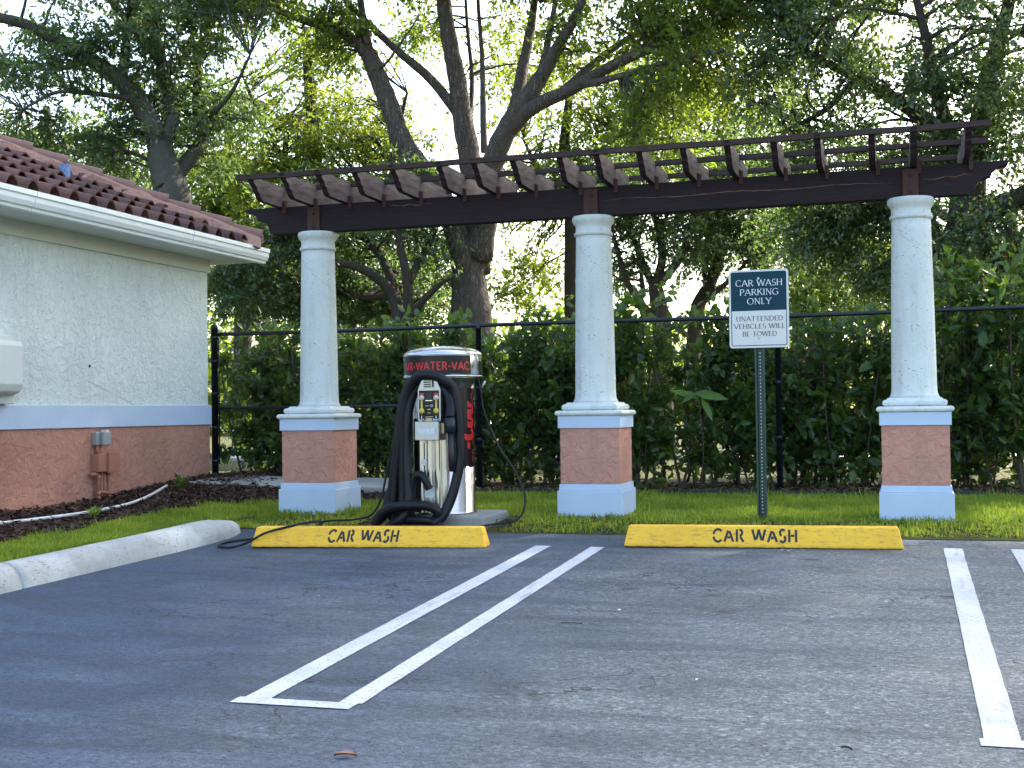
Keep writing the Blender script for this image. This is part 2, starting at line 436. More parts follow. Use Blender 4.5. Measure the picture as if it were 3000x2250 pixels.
# ------------------------------------------------------------------ lettering: strokes widened into flat ribbons
def arc(cx, cy, rx, ry, a0, a1, n=12):
    return [(cx+rx*math.cos(R(a0+(a1-a0)*i/n)), cy+ry*math.sin(R(a0+(a1-a0)*i/n))) for i in range(n+1)]
GLYPH = {
 'A': (.92, [[(.06,0),(.46,1)], [(.46,1),(.88,0)], [(.22,.34),(.72,.34)]], [(.06,0),(.88,0)]),
 'B': (.72, [[(.14,0),(.14,1)], [(.14,.98)]+arc(.36,.75,.22,.23,90,-90)+[(.14,.52)], [(.14,.52)]+arc(.38,.27,.26,.25,90,-90)+[(.14,.02)]], [(.14,0),(.14,1)]),
 'C': (.86, [arc(.48,.5,.42,.5,42,318,22)], []),
 'D': (.92, [[(.14,0),(.14,1)], [(.14,.98)]+arc(.38,.5,.44,.48,90,-90,16)+[(.14,.02)]], [(.14,0),(.14,1)]),
 'E': (.66, [[(.14,0),(.14,1)], [(.14,.975),(.58,.975)], [(.14,.52),(.5,.52)], [(.14,.025),(.6,.025)]], [(.14,0),(.14,1)]),
 'G': (.94, [arc(.48,.5,.42,.5,42,300,22), [(.80,.06),(.80,.44)], [(.62,.44),(.9,.44)]], []),
 'H': (.92, [[(.15,0),(.15,1)], [(.77,0),(.77,1)], [(.15,.52),(.77,.52)]], [(.15,0),(.15,1),(.77,0),(.77,1)]),
 'I': (.34, [[(.17,0),(.17,1)]], [(.17,0),(.17,1)]),
 'K': (.80, [[(.14,0),(.14,1)], [(.16,.44),(.66,1)], [(.34,.62),(.76,0)]], [(.14,0),(.14,1),(.66,1),(.76,0)]),
 'L': (.66, [[(.14,0),(.14,1)], [(.14,.025),(.6,.025)]], [(.14,0),(.14,1)]),
 'M': (1.05, [[(.12,0),(.16,1)], [(.16,1),(.52,.08)], [(.52,.08),(.88,1)], [(.88,1),(.92,0)]], []),
 'N': (.92, [[(.15,0),(.15,1),'n'], [(.15,1),(.78,0)], [(.78,0),(.78,1),'n']], [(.15,0),(.15,1),(.78,1)]),
 'O': (.98, [arc(.49,.5,.43,.5,0,360,28)], []),
 'P': (.70, [[(.14,0),(.14,1)], [(.14,.98)]+arc(.38,.73,.26,.25,90,-90)+[(.14,.48)]], [(.14,0),(.14,1)]),
 'R': (.80, [[(.14,0),(.14,1)], [(.14,.98)]+arc(.38,.74,.25,.24,90,-90)+[(.14,.5)], [(.38,.5),(.76,0)]], [(.14,0),(.14,1),(.76,0)]),
 'S': (.62, [arc(.32,.75,.23,.24,35,250,12)+arc(.32,.26,.25,.26,75,-150,12)], []),
 'T': (.80, [[(.05,.975),(.75,.975)], [(.4,0),(.4,1)]], [(.4,0)]),
 'U': (.90, [[(.15,1),(.15,.36)]+arc(.45,.36,.3,.35,180,360,12)+[(.75,.36),(.75,1)]], [(.15,1),(.75,1)]),
 'V': (.84, [[(.03,1),(.42,0)], [(.42,0),(.80,1)]], [(.03,1),(.80,1)]),
 'W': (1.24, [[(.03,1),(.34,0)], [(.34,0),(.62,1)], [(.62,1),(.92,0)], [(.92,0),(1.21,1)]], [(.03,1),(1.21,1)]),
 'Y': (.80, [[(.03,1),(.4,.46)], [(.4,.46),(.77,1)], [(.4,.46),(.4,0)]], [(.03,1),(.77,1),(.4,0)]),
 '-': (.42, [[(.06,.42),(.36,.42)]], []),
 ' ': (.42, [], []),
}

class Words(list):
    def build(s, name, mat, parent=None):
        for m in s: o = m.build(name, mat, parent)      # one mesh per word
        return o

def text_mb(text, width, height, fn, thick=.13, thin=.045, serif=True, stencil=False, slant=0, track=.06):
    """width x height in metres, fn(u, v, lift) -> 3D point"""
    tot = sum(GLYPH[c][0] + track for c in text) - track
    kx = width / tot
    out = Words(); mb = MB(); out.append(mb); x = 0; idx = 0
    for ch in text:
        adv, strokes, serifs = GLYPH[ch]
        if ch == ' ': mb = MB(); out.append(mb)
        items = []
        for s in strokes:
            forced = None
            if s and s[-1] == 'n': forced = thin*1.2; s = s[:-1]
            if stencil:
                s = list(s)
                if len(s) <= 3:
                    (ax, ay), (bx, by) = s[0], s[-1]
                    hor = abs(by-ay) < .05
                    t0, t1 = (.24, .76) if (hor and ch in 'HA') else (.0, 1.0)
                    if ch == 'A' and not hor: t0, t1 = (.0, .90) if ay < by else (.16, 1.0)
                    if ch == 'W': t0, t1 = {.03: (.0, .86), .34: (.22, 1.0), .62: (.0, .84), .92: (.1, 1.0)}[ax]
                    if ch == 'R' and not hor and ax > .2: t0 = .2
                    items.append(([(ax+(bx-ax)*t, ay+(by-ay)*t) for t in (t0, t1)], thick))
                else:
                    h = len(s)//2
                    if ch == 'R': s = s[1:-1]; h = len(s)
                    items.append((s[:h], thick))
                    if s[h+1:]: items.append((s[h+1:], thick))
            else:
                items.append((s, forced))
        if serif:
            for sx, sy in serifs:
                yy = .02 if sy < .5 else .98
                items.append(([(sx-.13, yy), (sx+.13, yy)], .04))
        for s, w in items:
            idx += 1
            L = []; Rr = []
            n = len(s)
            asp = kx/height
            for i in range(n):
                a = s[max(0, i-1)]; b = s[min(n-1, i+1)]
                dx, dy = (b[0]-a[0])*asp, b[1]-a[1]
                d = math.hypot(dx, dy) or 1
                dx /= d; dy /= d
                if w is not None: ww = w
                else:
                    f = abs(dy)**1.5 * (.45 if dx*dy > .12 else 1)
                    ww = thin + (thick-thin)*f
                px, py = -dy*ww/2/asp, dx*ww/2
                L.append((s[i][0]+px, s[i][1]+py)); Rr.append((s[i][0]-px, s[i][1]-py))
            P = L + Rr
            vs = [fn((x+u+slant*v)*kx, v*height, idx*2.2e-5) for u, v in P]
            mb.add(vs, [(i+1, i, n+i, n+i+1) for i in range(n-1)])
        x += adv + track
    return out

# ------------------------------------------------------------------ camera, sky, sun
CAM_Z = 0.84
def make_camera():
    f, yaw, pitch, roll = 2767.9, R(16.968), R(1.237), R(.727)
    fw = Vector((-math.sin(yaw)*math.cos(pitch), math.cos(yaw)*math.cos(pitch), math.sin(pitch)))
    r0 = Vector((math.cos(yaw), math.sin(yaw), 0)); u0 = r0.cross(fw)
    rt = math.cos(roll)*r0 - math.sin(roll)*u0; up = math.sin(roll)*r0 + math.cos(roll)*u0
    cd = bpy.data.cameras.new('camera'); cd.sensor_width = 36; cd.lens = 36*f/2212; cd.clip_end = 2000; cd.clip_start = .05
    o = bpy.data.objects.new('camera', cd); COL.objects.link(o)
    m = Matrix((rt, up, -fw)).transposed().to_4x4(); m.translation = (0, 0, CAM_Z)
    o.matrix_world = m
    scene.camera = o
make_camera()

SUN_EL, SUN_AZ = R(38), R(28)          # azimuth measured from +Y towards +X: behind the trees
w = bpy.data.worlds.new('World'); scene.world = w; w.use_nodes = True
nt = w.node_tree; nt.nodes.clear()
wo = nt.nodes.new('ShaderNodeOutputWorld'); bg = nt.nodes.new('ShaderNodeBackground'); sk = nt.nodes.new('ShaderNodeTexSky')
sk.sky_type = 'NISHITA'; sk.sun_disc = False; sk.sun_elevation = SUN_EL; sk.sun_rotation = SUN_AZ
sk.air_density = 1.2; sk.dust_density = 3.0; sk.ozone_density = 1.0
bg.inputs['Strength'].default_value = .13
nt.links.new(sk.outputs[0], bg.inputs[0]); nt.links.new(bg.outputs[0], wo.inputs[0])
sd = bpy.data.lights.new('sun', 'SUN'); sd.energy = 3.0; sd.angle = R(1.2); sd.color = (1, .93, .80)
so = bpy.data.objects.new('sun', sd); COL.objects.link(so)
sdir = Vector((math.sin(SUN_AZ)*math.cos(SUN_EL), math.cos(SUN_AZ)*math.cos(SUN_EL), math.sin(SUN_EL)))
so.rotation_euler = (-sdir).to_track_quat('-Z', 'Y').to_euler()
so.location = (10, 30, 30)
scene.view_settings.view_transform = 'Standard'; scene.view_settings.look = 'None'
scene.view_settings.exposure = 2.3; scene.view_settings.gamma = 1
cy = scene.cycles
cy.max_bounces = 6; cy.diffuse_bounces = 3; cy.glossy_bounces = 3; cy.transmission_bounces = 3; cy.transparent_max_bounces = 4
cy.use_denoising = True; cy.denoiser = 'OPENIMAGEDENOISE'; cy.denoising_prefilter = 'ACCURATE'; cy.sample_clamp_indirect = 6; cy.caustics_reflective = False; cy.caustics_refractive = False

# ------------------------------------------------------------------ ground
LB = .0387
def lotz(y): return -.399 + LB*y
def sm(t):
    t = np.clip(t, 0, 1); return t*t*(3-2*t)
def gz(x, y):
    x = np.asarray(x, float); y = np.asarray(y, float)
    isl = np.minimum(0.0, lotz(y)+.115)
    rise = .15*sm((y-9.8)/3.0)*sm((-x-5.2)/1.9)*sm((16-y)/2)
    z = np.where(x < -5.14, np.where(y < 9.8, isl, 0.0), -.045*(1-sm((y-9.0)/.8)))
    under = lotz(np.maximum(y, -25)) - .07
    z = np.where((y < 9.0) & (x >= -5.14) & (x < 28), under, z)
    z = np.where(y < 2, np.minimum(z, under), z)
    return z + rise
def axis(lo, hi, step, outer):
    a = list(np.arange(lo, hi+1e-6, step)); return np.array([-o for o in outer[::-1]] + a + list(outer))
xs = np.array([-600,-250,-120,-60,-30,-16,-11,-9] + list(np.arange(-8, 4.01, .1)) + [5,6.5,9,13,20,28,28.01,60,120,250,600])
ys = np.array([-600,-250,-120,-60,-25,-10,-4,0,2] + list(np.arange(3, 8.95, .25)) + [8.999, 9.0] + list(np.arange(9.1, 16.01, .1)) + [17,19,23,30,45,80,150,300,600])
gx, gy = np.meshgrid(xs, ys)
V = np.stack([gx, gy, gz(gx, gy)], -1).reshape(-1, 3)
nx = len(xs); ny = len(ys)
i, j = np.meshgrid(np.arange(nx-1), np.arange(ny-1)); b = (j*nx+i).ravel()
loops = np.stack([b, b+1, b+nx+1, b+nx], 1).ravel()
tag(np_mesh('ground', V, loops, np.full(len(b), 4), M['ground'], smooth=True), kind='structure')

# parking lot sheet: one gently rising plane, its lawn edge a little ragged
mb = MB(); ex = list(np.arange(-4.95, 4.0, .08)) + [6, 10, 18, 28]
edge = [(x, 9.02 + .16*sm((x+2)/2.6) + rnd.uniform(-.018, .018)) for x in ex]
outline = [(28, -25), (-4.95, -25)] + [(float(a), float(c)) for a, c in edge]
outline = outline[::-1]
nn = len(outline)
mb.add([(x, y, lotz(y)) for x, y in outline], [list(range(nn))[::-1]])
mb.add([(x, y, lotz(y)) for x, y in outline] + [(x, y, lotz(y)-.05) for x, y in outline], [[k, (k+1) % nn, nn+(k+1) % nn, nn+k] for k in range(nn)])
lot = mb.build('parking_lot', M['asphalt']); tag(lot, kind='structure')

# painted bay lines, 4 mm above the asphalt
def line_sheet(name, rects):
    mb = MB()
    for n, (x0, y0, x1, y1) in enumerate(rects):
        m = max(2, int((y1-y0)/.12)); k = max(2, int((x1-x0)/.05))
        L = [(x0+rnd.uniform(-.0018, .0018), y0+(y1-y0)*i/m) for i in range(m+1)]
        Rr = [(x1+rnd.uniform(-.0018, .0018), y0+(y1-y0)*i/m) for i in range(m+1)]
        vs = [(x, y, lotz(y)+.004) for x, y in L+Rr]
        mb.add(vs, [(i, m+1+i, m+2+i, i+1) for i in range(m)])
    return tag(mb.build(name, M['line']), kind='structure')
line_sheet('parking_lines', [(-2.405, 4.365, -2.297, 8.385), (-2.018, 4.365, -1.925, 8.375), (-2.425, 4.285, -1.94, 4.365),
                             (.228, 4.385, .340, 8.605), (.628, 4.385, .74, 8.61), (.215, 4.305, .76, 4.385)])

# extruded concrete kerb, its end rounded down beside the wheel stop
def kerb():
    mb = MB()
    path = [(-5.0, -2), (-4.97, 2), (-4.95, 4.5), (-4.93, 5.5), (-4.90, 6.1), (-4.85, 6.7), (-4.80, 7.3), (-4.76, 7.8), (-4.745, 8.15), (-4.75, 8.45), (-4.775, 8.7), (-4.82, 8.88), (-4.90, 9.0)]
    path = [tuple(q) for q in catmull(path, 4)]
    joints = (4.6, 6.32)
    base_ = list(path)
    for jy in joints:
        xa = float(np.interp(jy, [q[1] for q in base_], [q[0] for q in base_]))
        path += [(xa, jy+d_) for d_ in (-.012, -.005, .005, .012)]
    path.sort(key=lambda q: q[1])
    prof = [(.0, -.05), (.008, .03), (.03, .085), (.065, .122), (.11, .142), (.16, .146), (.21, .140), (.25, .11), (.26, -.05)]
    vs = []; m = len(prof)
    for q in path:
        d = (9.02 - q[1]); k = math.sqrt(max(0, min(1, d/.65)))*.96+.04
        wv = rnd.uniform(-.005, .005) if min(abs(q[1]-jy) for jy in joints) > .02 else 0
        gr = .014 if min(abs(q[1]-jy) for jy in joints) < .007 else 0
        for o, h in prof:
            hh = h*k-(gr if h > 0 else 0)
            vs.append((q[0]-.03-gr-(o if d > .5 else .15+(o-.15)*max(.2, math.sqrt(max(0, d/.5)))) + wv, q[1], lotz(q[1])+hh+wv*.5))
    fs = [(i*m+k, i*m+k+1, (i+1)*m+k+1, (i+1)*m+k) for i in range(len(path)-1) for k in range(m-1)]
    fs.append(list(range((len(path)-1)*m, len(path)*m)))
    mb.add(vs, fs, True)
    tag(mb.build('kerb', M['curb']), kind='structure')
kerb()

# mulch bed by the wall and the bare litter strip under the hedge
def sheet(name, poly, lift, mat, step=.12):
    """flat bed following the ground, clipped to a polygon"""
    P = np.array(poly); x0, y0 = P.min(0); x1, y1 = P.max(0)
    X = np.arange(x0, x1+step, step); Y = np.arange(y0, y1+step, step)
    gx, gy = np.meshgrid(X, Y)
    ins = inside(gx, gy, poly)
    z = gz(gx, gy) + lift - .06*(~ins)
    V = np.stack([gx, gy, z], -1).reshape(-1, 3); nx = len(X)
    i, j = np.meshgrid(np.arange(nx-1), np.arange(len(Y)-1)); b = (j*nx+i).ravel()
    keep = (ins[:-1, :-1] | ins[1:, :-1] | ins[:-1, 1:] | ins[1:, 1:]).ravel(); b = b[keep]
    return tag(np_mesh(name, V, np.stack([b, b+1, b+nx+1, b+nx], 1).ravel(), np.full(len(b), 4), mat, smooth=True), kind='structure')
def inside(px, py, poly):
    r = np.zeros(np.shape(px), bool); n = len(poly)
    for i in range(n):
        (xa, ya), (xb, yb) = poly[i], poly[i-1]
        c = ((ya > py) != (yb > py)) & (px < (xb-xa)*(py-ya)/((yb-ya) if yb != ya else 1e-9)+xa)
        r ^= c
    return r
MULCH = [(-7.45, 4.0), (-5.7, 4.0), (-5.68, 6.0), (-5.74, 7.2), (-5.76, 8.0), (-5.95, 8.8), (-6.1, 9.5), (-6.1, 10.5), (-5.75, 10.95), (-4.9, 11.25), (-4.3, 11.5), (-4.2, 12.3), (-5.0, 12.5), (-7.45, 12.7)]
HBED = [(-7.6, 12.9), (-4.6, 12.75), (-4.4, 12.42), (-3.0, 12.40), (-1.0, 12.42), (0.6, 12.5), (5.6, 12.6), (5.6, 14.7), (-7.6, 14.7)]
sheet('mulch_bed', MULCH, .02, M['mulch'])
sheet('hedge_bed', HBED, .02, M['mulch'])
# pale footpath beyond the hedge
mb = MB()
for k in range(24):
    x = -22 + k*1.8
    mb.box((x, 21.2, -.05), (x+1.785, 22.9, .05))
tag(mb.build('footpath', M['pale_concrete'], bevel=.01), kind='structure')

# loose chips and dry litter lying on the beds: nobody could count them
def scatter(poly, n):
    P = np.array(poly); lo = P.min(0); hi = P.max(0); out = np.zeros((0, 2))
    while len(out) < n:
        q = lo + (hi-lo)*rng.random((n, 2)); q = q[inside(q[:, 0], q[:, 1], poly)]; out = np.concatenate([out, q])
    return out[:n]
def chips(name, poly, n, L0, L1, mat, lift):
    q = scatter(poly, n)
    a = rng.random(n)*2*PI; D = np.stack([np.cos(a), np.sin(a), rng.normal(0, .35, n)], 1)
    N = np.stack([rng.normal(0, .45, n), rng.normal(0, .45, n), np.ones(n)], 1)
    P = np.column_stack([q, gz(q[:, 0], q[:, 1]) + lift + rng.random(n)*.012])
    L = L0 + (L1-L0)*rng.random(n)**1.5
    o = leaf_mesh(name, P, D, N, L, L*(.22+.3*rng.random(n)), mat)
    return tag(o, kind='stuff')
chips('mulch_chips', MULCH, 24000, .03, .085, M['chips'], .025)
chips('leaf_litter', [(-4.5, 12.45), (3.0, 12.55), (3.0, 14.0), (-7.4, 14.0), (-7.4, 12.95), (-4.6, 12.9)], 9000, .03, .08, M['litter'], .025)
chips('verge_litter', [(-4.7, 9.0), (-2.0, 9.0), (1.6, 9.16), (1.6, 9.75), (-1.5, 9.75), (-4.9, 9.6)], 5200, .02, .06, M['litter'], .006)

# lawn blades
def lawn():
    PIERS = [(-4.79, 10.033), (-2.36, 10.033), (.08, 10.033)]
    polys = [([(-6.1, 9.0), (-4.8, 8.95), (-2.0, 9.0), (0.6, 9.12), (2.6, 9.16), (5.6, 9.18), (5.6, 12.6), (2.6, 12.6), (0.6, 12.5), (-1, 12.42), (-4.3, 12.45), (-4.25, 11.5), (-4.9, 11.2), (-5.75, 10.9), (-6.1, 10.5)], 190000),
             ([(-5.72, 4.6), (-5.16, 4.6), (-5.13, 6.1), (-5.03, 7.3), (-4.97, 8.1), (-4.98, 8.6), (-4.93, 8.97), (-4.75, 9.05), (-6.05, 9.1), (-5.97, 8.8), (-5.78, 8.0), (-5.76, 7.2)], 40000)]
    q = np.concatenate([scatter(p, n) for p, n in polys])
    ok = np.ones(len(q), bool)
    for px, py in PIERS: ok &= ~((abs(q[:, 0]-px) < .265) & (abs(q[:, 1]-py) < .265))
    ok &= ~((q[:, 0] > -4.1) & (q[:, 0] < -2.85) & (q[:, 1] > 8.9) & (q[:, 1] < 9.86))
    # trodden bare patches at the lot edge
    pn = np.sin(q[:, 0]*3.1+1)*np.sin(q[:, 1]*4.3+q[:, 0]*1.7) + np.sin(q[:, 0]*9.7)*np.sin(q[:, 1]*11.3)*.6
    near = (q[:, 1] < 9.55) & (q[:, 0] > -4.9)
    ok &= ~(near & (rng.random(len(q)) < np.clip(.52-(q[:, 1]-9.05)*1.0, .05, .6)))
    ok &= rng.random(len(q)) < np.clip(.80 + .36*pn, .12, 1)
    q = q[ok]; n = len(q)
    L = .028 + .040*rng.random(n)
    L *= (1+.35*np.sin(q[:, 0]*6.1+q[:, 1]*2.3)*np.sin(q[:, 1]*7.7)) * np.where(q[:, 1] < 9.4, .85, 1) * np.where(rng.random(n) < .03, 1.7, 1)
    a = rng.random(n)*2*PI; t = .25+.75*rng.random(n)
    D = np.stack([np.cos(a)*t, np.sin(a)*t, np.ones(n)*.9], 1)
    N = np.stack([np.cos(a), np.sin(a), -t], 1) + rng.normal(0, .3, (n, 3))
    P = np.column_stack([q, gz(q[:, 0], q[:, 1]) - .004])
    dry = np.where((q[:, 1] < 9.6) & (q[:, 0] > -4.9) & (rng.random(n) < .45), .45, 0)
    rv = np.clip(dry + .42 + .30*pn[ok] + rng.normal(0, .26, n), 0, 1)
    tag(leaf_mesh('grass', P, D, N, L, .006+.006*rng.random(n), M['grass'], rv=rv), kind='stuff')
lawn()

# ------------------------------------------------------------------ building on the left
def building():
    t = empty('car_wash_building', (-7.486, 8.0, 0), 'low pale stucco building with terracotta base and red barrel tile roof', 'building')
    ox, oy = 7.486, -8.0                      # children are modelled round the root
    def L(x, y, z): return (x+ox, y+oy, z)
    def B(name, lo, hi, mat, parent=t, bevel=0):
        mb = MB(); mb.box(L(*lo), L(*hi)); return mb.build(name, mat, parent, bevel)
    X = -7.486; Y0, Y1 = 3.4, 12.80; XB = -14.6
    B('wall', (XB, Y0, .955), (X, Y1, 2.63), M['stucco_white'])
    B('base_wall', (XB-.012, Y0-.012, -.5), (X+.012, Y1+.012, .738), M['stucco_terra'])
    B('band', (XB-.03, Y0-.03, .738), (X+.03, Y1+.03, .955), M['band'], bevel=.006)
    B('frieze', (XB-.028, Y0-.028, 2.448), (X+.028, Y1+.028, 2.606), M['soffit'], bevel=.003)
    B('soffit', (XB-.46, Y0-.42, 2.606), (X+.40, Y1+.40, 2.63), M['soffit'])
    B('fascia', (XB-.48, Y0-.44, 2.59), (X+.42, Y1+.42, 2.735), M['trim'])
    # gutter: a K profile run along the front eave
    prof = [(.0, 2.578), (.075, 2.578), (.080, 2.602), (.100, 2.612), (.118, 2.650), (.122, 2.690), (.136, 2.700), (.136, 2.742), (.124, 2.742), (.124, 2.715), (.012, 2.66), (.0, 2.742)]
    mb = MB(); gxx = X+.424
    mb.prism(prof, lambda u, v, s: L(gxx+u, s, v), 3.0, 13.235)
    # joint seams
    for y in (9.1, 11.6): mb.prism([(u*1.03+.002, v-.001) for u, v in prof[:8]], lambda u, v, s: L(gxx+u, s, v), y, y+.012)
    mb.build('gutter', M['gutter'], t)
    mb = MB(); mb.prism([(u, v) for u, v in prof[:8]]+[(0, 2.742)], lambda u, v, s: L(gxx+u+.001, s, v-.001), 13.236, 13.243); mb.build('gutter_end_cap', M['gutter'], t)
    # roof: hipped slab under two fields of barrel tiles
    ez = 2.742; ex = X+.455; ey = Y1+.36; S = .45
    W2 = (ex-(XB-.455))/2
    mb = MB()
    a = L(ex, ey, ez-.02); b = L(ex, Y0-.4, ez-.02); c = L(XB-.455, Y0-.4, ez-.02); d = L(XB-.455, ey, ez-.02)
    r1 = L(ex-W2, ey-W2, ez-.02+S*W2); r0 = L(ex-W2, Y0-.4+W2*.5, ez-.02+S*W2)
    mb.add([a, b, c, d, r1, r0], [(0, 4, 5, 1), (1, 5, 2), (2, 5, 4, 3), (3, 4, 0), (0, 1, 2, 3)])
    slab = mb.build('roof', M['mortar'], t)
    def field(name, o, ud, td, ncol, tlimit):
        """o: eave corner; ud along eave; td horizontal uphill"""
        VV = []; FF = []; AT = []
        pitch, cour = .278, .315
        nb = 9
        sh = []
        for k in range(nb+1):
            v = k/nb*.70; sh.append((v*pitch, .092*math.sin(PI*k/nb)**.75))
        for k in range(1, 4):
            v = .70+.30*k/3; sh.append((v*pitch, -.012*math.sin(PI*k/3)))
        m = len(sh)
        for c_ in range(ncol):
            tm = tlimit((c_+.3)*pitch)
            j = 0
            while j*cour < tm-.06:
                t0 = j*cour-(.03 if j else .045); t1 = min((j+1)*cour+.03, tm+.03)
                l0, l1 = .040, -.012
                jit = rnd.uniform(-.006, .006); base = len(VV)
                def pt(u, tt, h):
                    u2 = c_*pitch+u+jit
                    return L(o[0]+ud[0]*u2+td[0]*tt, o[1]+ud[1]*u2+td[1]*tt, o[2]+S*tt+h)
                for u, h in sh: VV.append(pt(u, t0, h+l0))
                for u, h in sh: VV.append(pt(.097+(u-.097)*(.84 if u < .2 else 1), t1, h*.80+l1))
                for u, h in sh: VV.append(pt(.097+(u-.097)*(.84 if u < .2 else 1), t0+.004, (h-.017 if h > .01 else h-.02)+l0))
                col = min(1, max(0, rnd.gauss(.5, .22)))
                for k in range(m-1):
                    FF.append((base+k, base+k+1, base+m+k+1, base+m+k)); AT.append(col)
                    FF.append((base+2*m+k, base+2*m+k+1, base+k+1, base+k)); AT.append(col*.6)
                j += 1
        lo = np.array([i for f in FF for i in f]); 
        return np_mesh(name, np.array(VV), lo, np.full(len(FF), 4), M['tile'], np.array(AT), slab)
    ncol = int((ey-(Y0-.3))/.278)
    field('barrel_tiles', (ex, ey-.03, ez), (0, -1), (-1, 0), ncol, lambda u: min(u+.05, W2))
    field('side_barrel_tiles', (ex-.03, ey, ez), (-1, 0), (0, -1), int((W2*2)/.278), lambda u: min(u+.05, W2*2-u, W2))
    # hip caps bedded in mortar
    hd = Vector((-1, -1, S)).normalized(); sd_ = Vector((1, -1, 0)).normalized(); ud = hd.cross(sd_)*-1
    if ud.z < 0: ud = -ud
    h0 = Vector(L(ex-.02, ey-.02, ez+.085)); caps = MB(); bed = MB()
    n = int(W2*math.sqrt(2+S*S)/.37)
    for k in range(n):
        p0 = h0 + hd*(k*.37-.02); p1 = p0 + hd*.42
        jj = rnd.uniform(-.01, .01)
        vs = []
        for p, rr, up_ in ((p0, .118, .045), (p1, .092, .012)):
            for q in range(9):
                aa = PI*q/8
                vs.append(p + sd_*(math.cos(aa)*rr+jj) + ud*(math.sin(aa)*rr*.9+up_))
        for p, rr, up_ in ((p0+hd*.004, .098, .045),):
            for q in range(9):
                aa = PI*q/8
                vs.append(p + sd_*(math.cos(aa)*rr+jj) + ud*(math.sin(aa)*rr*.85+up_-.004))
        caps.add(vs, [(q, q+1, 10+q, 9+q) for q in range(8)] + [(q, 18+q, 19+q, q+1) for q in range(8)])
    m_ = 40; vs = []
    for k in range(m_+1):
        p = h0 + hd*(k/m_*n*.37)
        for o_, hh in ((-.27, -.10), (-.18, .02), (-.09, .072), (.09, .072), (.18, .02), (.27, -.10)):
            vs.append(p + sd_*(o_*(1+rnd.uniform(-.18, .18))) + ud*(hh+rnd.uniform(-.012, .012)-.02))
    bed.add(vs, [(i*6+k, i*6+k+1, (i+1)*6+k+1, (i+1)*6+k) for i in range(m_) for k in range(5)] + [[0, 1, 2, 3, 4, 5]])
    bed.build('hip_mortar', M['mortar'], slab)
    caps.build('hip_caps', M['tile_cap'], slab)
    # eave end boss of the hip
    mb = MB(); p = h0 + hd*(-.02)
    vs = [p - hd*.07 + ud*.03] + [p + sd_*(math.cos(PI*q/8)*.118) + ud*(math.sin(PI*q/8)*.106+.045) for q in range(9)] + [p + sd_*(.118*k) - ud*.07 for k in (-1, 1)]
    mb.add(vs, [(0, 1+q, 2+q) for q in range(8)] + [(0, 9, 10), (0, 10, 11), (0, 11, 1)], True); mb.build('hip_end', M['mortar'], slab)
    # painted vent pipe through the tiles
    mb = MB(); tt = 1.02
    mb.lathe([(.052, -.2), (.052, .13), (.044, .13), (.044, .02)], L(ex-tt, 11.02, ez+S*tt+.06), 16, cap=False); mb.build('vent_pipe', M['vent_blue'], slab)
    mb = MB(); mb.tube([L(X-.02, 10.606, 1.33), L(X+.004, 10.606, 1.33)], .014, 10); mb.build('wall_hole', M['hole'], t)
    return t
M['tile_cap'] = simple('hip cap tile', (.21, .115, .092), .85, var=.3, vs=6, bump=.3)
building()

